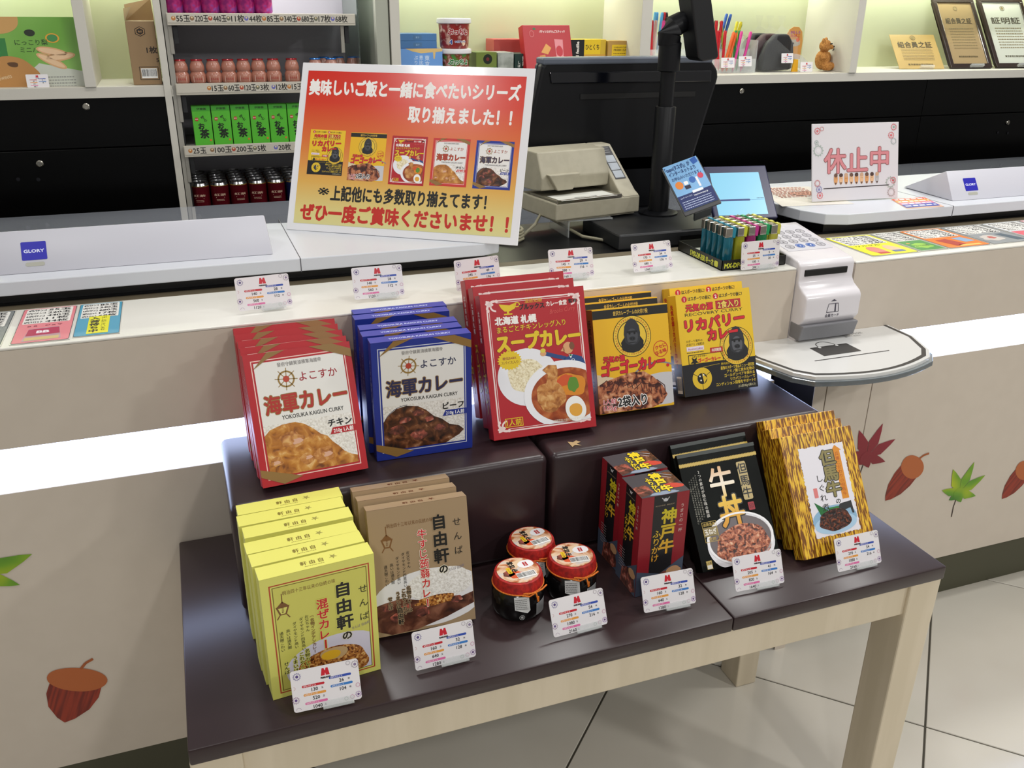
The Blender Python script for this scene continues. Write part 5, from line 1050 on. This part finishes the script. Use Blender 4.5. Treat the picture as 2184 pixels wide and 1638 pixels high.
slots = [(-.135, .10, 'sky blue', 4), (-.125, .105, 'sky blue', 4), (-.115, .10, 'sky blue', 7), (-.095, .10, 'red', 2), (-.07, .1, 'black', -6), (-.16, .055, 'red', 0), (-.15, .06, 'pale pink', 3), (-.13, .055, 'magenta', 6), (.052, .10, 'black', 0), (.064, .10, 'black', 0), (.076, .10, 'black', 0), (.092, .075, 'black', 2), (.066, .055, 'red', 2), (.076, .055, 'red', -3), (.086, .06, 'red', 2), (.096, .055, 'red', 5), (.122, .10, 'blue', 14), (.134, .10, 'blue', 16), (.130, .06, 'moss green', -10), (.140, .065, 'moss green', 24), (.146, .06, 'yellow', 12), (.158, .062, 'yellow', 14), (.052, .015, 'red', -8), (.068, .015, 'red', 3), (.080, .013, 'red', -5), (.096, .012, 'orange', 16), (.112, .014, 'orange', 14), (.142, .015, 'green', 0), (.153, .016, 'green', 2), (.128, .0, 'magenta', 12), (.160, .0, 'magenta', 14), (.040, .015, 'pale pink', 2), (.030, .012, 'pale pink', -3), (.086, .0, 'red', 2)]
cnt = {}; protos = {}
where = lambda y: 'back tier' if y > .09 else ('middle tier' if y > .04 else 'front tier')
for x, y, cn, tl in slots:
    col = dict((b, a) for a, b in pens)[cn]
    if cn not in protos: protos[cn] = pen(col, col); o = protos[cn]
    else: o = copy_tree(protos[cn])
    o.location = (1.70 + x, 2.78 + y + .014, SZ + .003 + (.0 if y < .03 else (.03 if y < .09 else .055))); o.rotation_euler = (R(-4), R(tl), 0)
    side = 'left of the display pole' if x < -.1 else 'right of the black display head'
    o['label'] = f'{cn} pen in the {where(y)} of the stand, {side}'; o['group'] = f'{cn} pens, {where(y)}, {side}'
scard('left of two small price cards on the pen stand', 1.765, 2.768, z=SZ + .018); scard('right of two small price cards on the pen stand', 1.832, 2.766, z=SZ + .022)
# bagged socks
film = mat('#e4e8e8', .05, alpha=.07, spec=1)
for k, (c, lb, dx, dy) in enumerate((('#141316', 'black clothing item in a clear bag, frontmost of three with a price card', 0, 0), ('#3c2024', 'maroon clothing item in a clear bag, between two black ones', -.016, .046), ('#18181a', 'rear black clothing item in a clear bag', -.028, .092))):
    t = empty('bagged_socks', lb, 'clothing bag', (2.015 + dx, 2.80 + dy, SZ), (0, 0, R(12))); t.scale = (1.22, 1, 1.1)
    m = nmat('knit_' + c[1:], [(.4, c), (.6, c)], 200, 2, .8, .4)
    MB().prism([(-.062, .004), (.062, .004), (.064, .05), (.058, .085), (.035, .112), (-.012, .112), (-.045, .085), (-.06, .05)], 0, .03, m, 'y').build('knit_item', t, .010, smooth=True, seg=3)
    MB().add([(-.072, -.008, 0), (.072, -.008, 0), (.066, -.006, .10), (.01, .010, .135), (.02, .012, .165), (-.012, .012, .165), (.0, .010, .135), (-.06, -.006, .09), (-.072, .04, 0), (.072, .04, 0)], [(0, 1, 2, 3, 6, 7), (3, 4, 5, 6), (0, 7, 8), (1, 9, 2), (7, 6, 3, 2, 9, 8)], film).build('clear_bag', t)
scard('small price card before the black bagged clothing', 2.008, 2.772, 6, z=SZ + .030)
# novelty card pack
t = empty('sweets_stand', 'rounded orange header card over a clear sweets pack', 'header card', (2.085, 2.80, SZ))
MB().prism([(-.032, .04), (.034, .04), (.036, .10), (.03, .13), (.014, .146), (-.008, .147), (-.024, .138), (-.034, .12)], .02, .022, mat('#c89048', .4), 'y').build('header_card', t, .0005)
A = Art(); A.text('おもしろ', 50, 25, 16, '#a05a88', 2, 'c', 60, .04); A.text('たばこ', 52, 42, 16, '#c03a2c', 2, 'c', 60, .04); A.blob(50, 78, 40, 18, '#b0a898', 1, 4, .2); A.circ(70, 62, 11, '#d0582c', 2); A.circ(44, 80, 5, '#303030', 3); A.build('header_print', t, (-.032, .0198, .145), scale=.066)
MB().prism([(-.01, 0), (.055, 0), (.055, .03), (.02, .055), (-.01, .06)], -.005, .018, clear, 'y').build('clear_blister', t, .003)
MB().prism([(-.018, 0), (.008, 0), (.005, .04), (-.012, .042)], -.010, -.006, mat('#d8a018', .4), 'y').build('yellow_tag', t)
scard('small price card beside the toy bear', 2.095, 2.778, 0)
# toy bear
fur = nmat('teddy_fur', [(.35, '#9a6028'), (.65, '#c08a48')], 240, 4, .9, .8)
m = MB(); m.ball((0, 0, .036), (.030, .026, .034), fur).ball((-.010, -.006, .083), (.023, .021, .021), fur).ball((-.026, -.002, .100), (.009, .006, .009), fur).ball((.006, -.002, .102), (.009, .006, .009), fur).ball((.0, -.025, .079), (.010, .009, .008), fur)
m.tube([(.024, -.006, .055), (.036, -.012, .040), (.042, -.018, .034)], [.012, .011, .010], fur, 12).tube([(-.024, -.006, .055), (-.034, -.012, .038)], [.012, .009], fur, 12)
m.tube([(.012, -.012, .016), (.028, -.034, .014), (.030, -.044, .016)], [.015, .013, .014], fur, 12).tube([(-.014, -.012, .016), (-.022, -.036, .014)], [.015, .013], fur, 12)
o = m.build('teddy_bear', smooth=True); tag(o, 'small brown sitting toy bear at the right end of its shelf bay', 'toy bear'); o.location = (2.20, 2.80, SZ + .002); o.rotation_euler = (0, 0, R(38))
rm = o.modifiers.new('merge', 'REMESH'); rm.mode = 'VOXEL'; rm.voxel_size = .0025; rm.use_smooth_shade = True
for nm, c, r in (('eye', (-.017, -.0255, .090), .0025), ('eye', (-.002, -.0262, .090), .0025), ('nose', (-.001, -.034, .081), .003)): MB().ball(c, r, mat('#14100c', .2)).build(nm, o, smooth=True)
MB().prism([(.012, .066), (.030, .070), (.030, .076), (.012, .070)], -.030, -.028, mat('#1a1214', .5), 'y').build('ribbon', o)
# certificates
def cert(label, loc, rz, lean, w, h, framed, paper, title):
    t = empty('certificate', label, 'certificate', loc, (R(-lean), 0, R(rz)))
    if framed:
        f = mat('#2a1c18', .25, coat=.4); b = .016
        MB().box(0, 0, 0, w, .012, b, f).box(0, 0, h - b, w, .012, h, f).box(0, 0, b, b, .012, h - b, f).box(w - b, 0, b, w, .012, h - b, f).build('frame', t, .002)
        MB().box(b, .004, b, w - b, .010, h - b, mat(paper, .08, coat=.8)).build('sheet', t); q, y = b, .0038
    else: MB().box(0, 0, 0, w, .0015, h, mat(paper, .4)).build('sheet', t); q, y = 0, -.0003
    A = Art(); H = (h - 2 * q) / (w - 2 * q) * 100; A.ring(50, H * .10, 5, 6, '#6a5a3a', 1); A.circ(50, H * .10, 3.5, '#8a7a4a', 1, n=12); A.text(title, 50, H * .30, 17, '#3c3420', 1, 'c', 76, .015); A.lines(16, H * .42, 86, 8, H * .045, '#7a6c4a', 1, .3); A.text('東京都遊技業協同組合', 50, H * .88, 5, '#4a4028', 1, 'c', 56)
    A.build('certificate_print', t, (q, y, h - q), scale=w - 2 * q)
    MB().box(w * .45, -.012, 0, w * .75, .0, .008, clear).build('clip', t)
cert('unframed tan certificate sheet on the right shelf bay', (2.6607, 2.83, SZ + .001), -11.3, 44, .182, .160, False, '#b09458', '組合員之証')
bpy.data.objects['certificate'].location = (2.562, 2.812, SZ + .002)
cert('dark framed tan certificate leaning in the right shelf bay', (2.772, 2.775, SZ + .006), -4.6, 36, .186, .296, True, '#a08a64', '組合員之証')
cert('dark framed pale certificate cut by the right photo edge', (2.985, 2.765, SZ + .006), -4.6, 36, .21, .300, True, '#c8ccc0', '証明証')
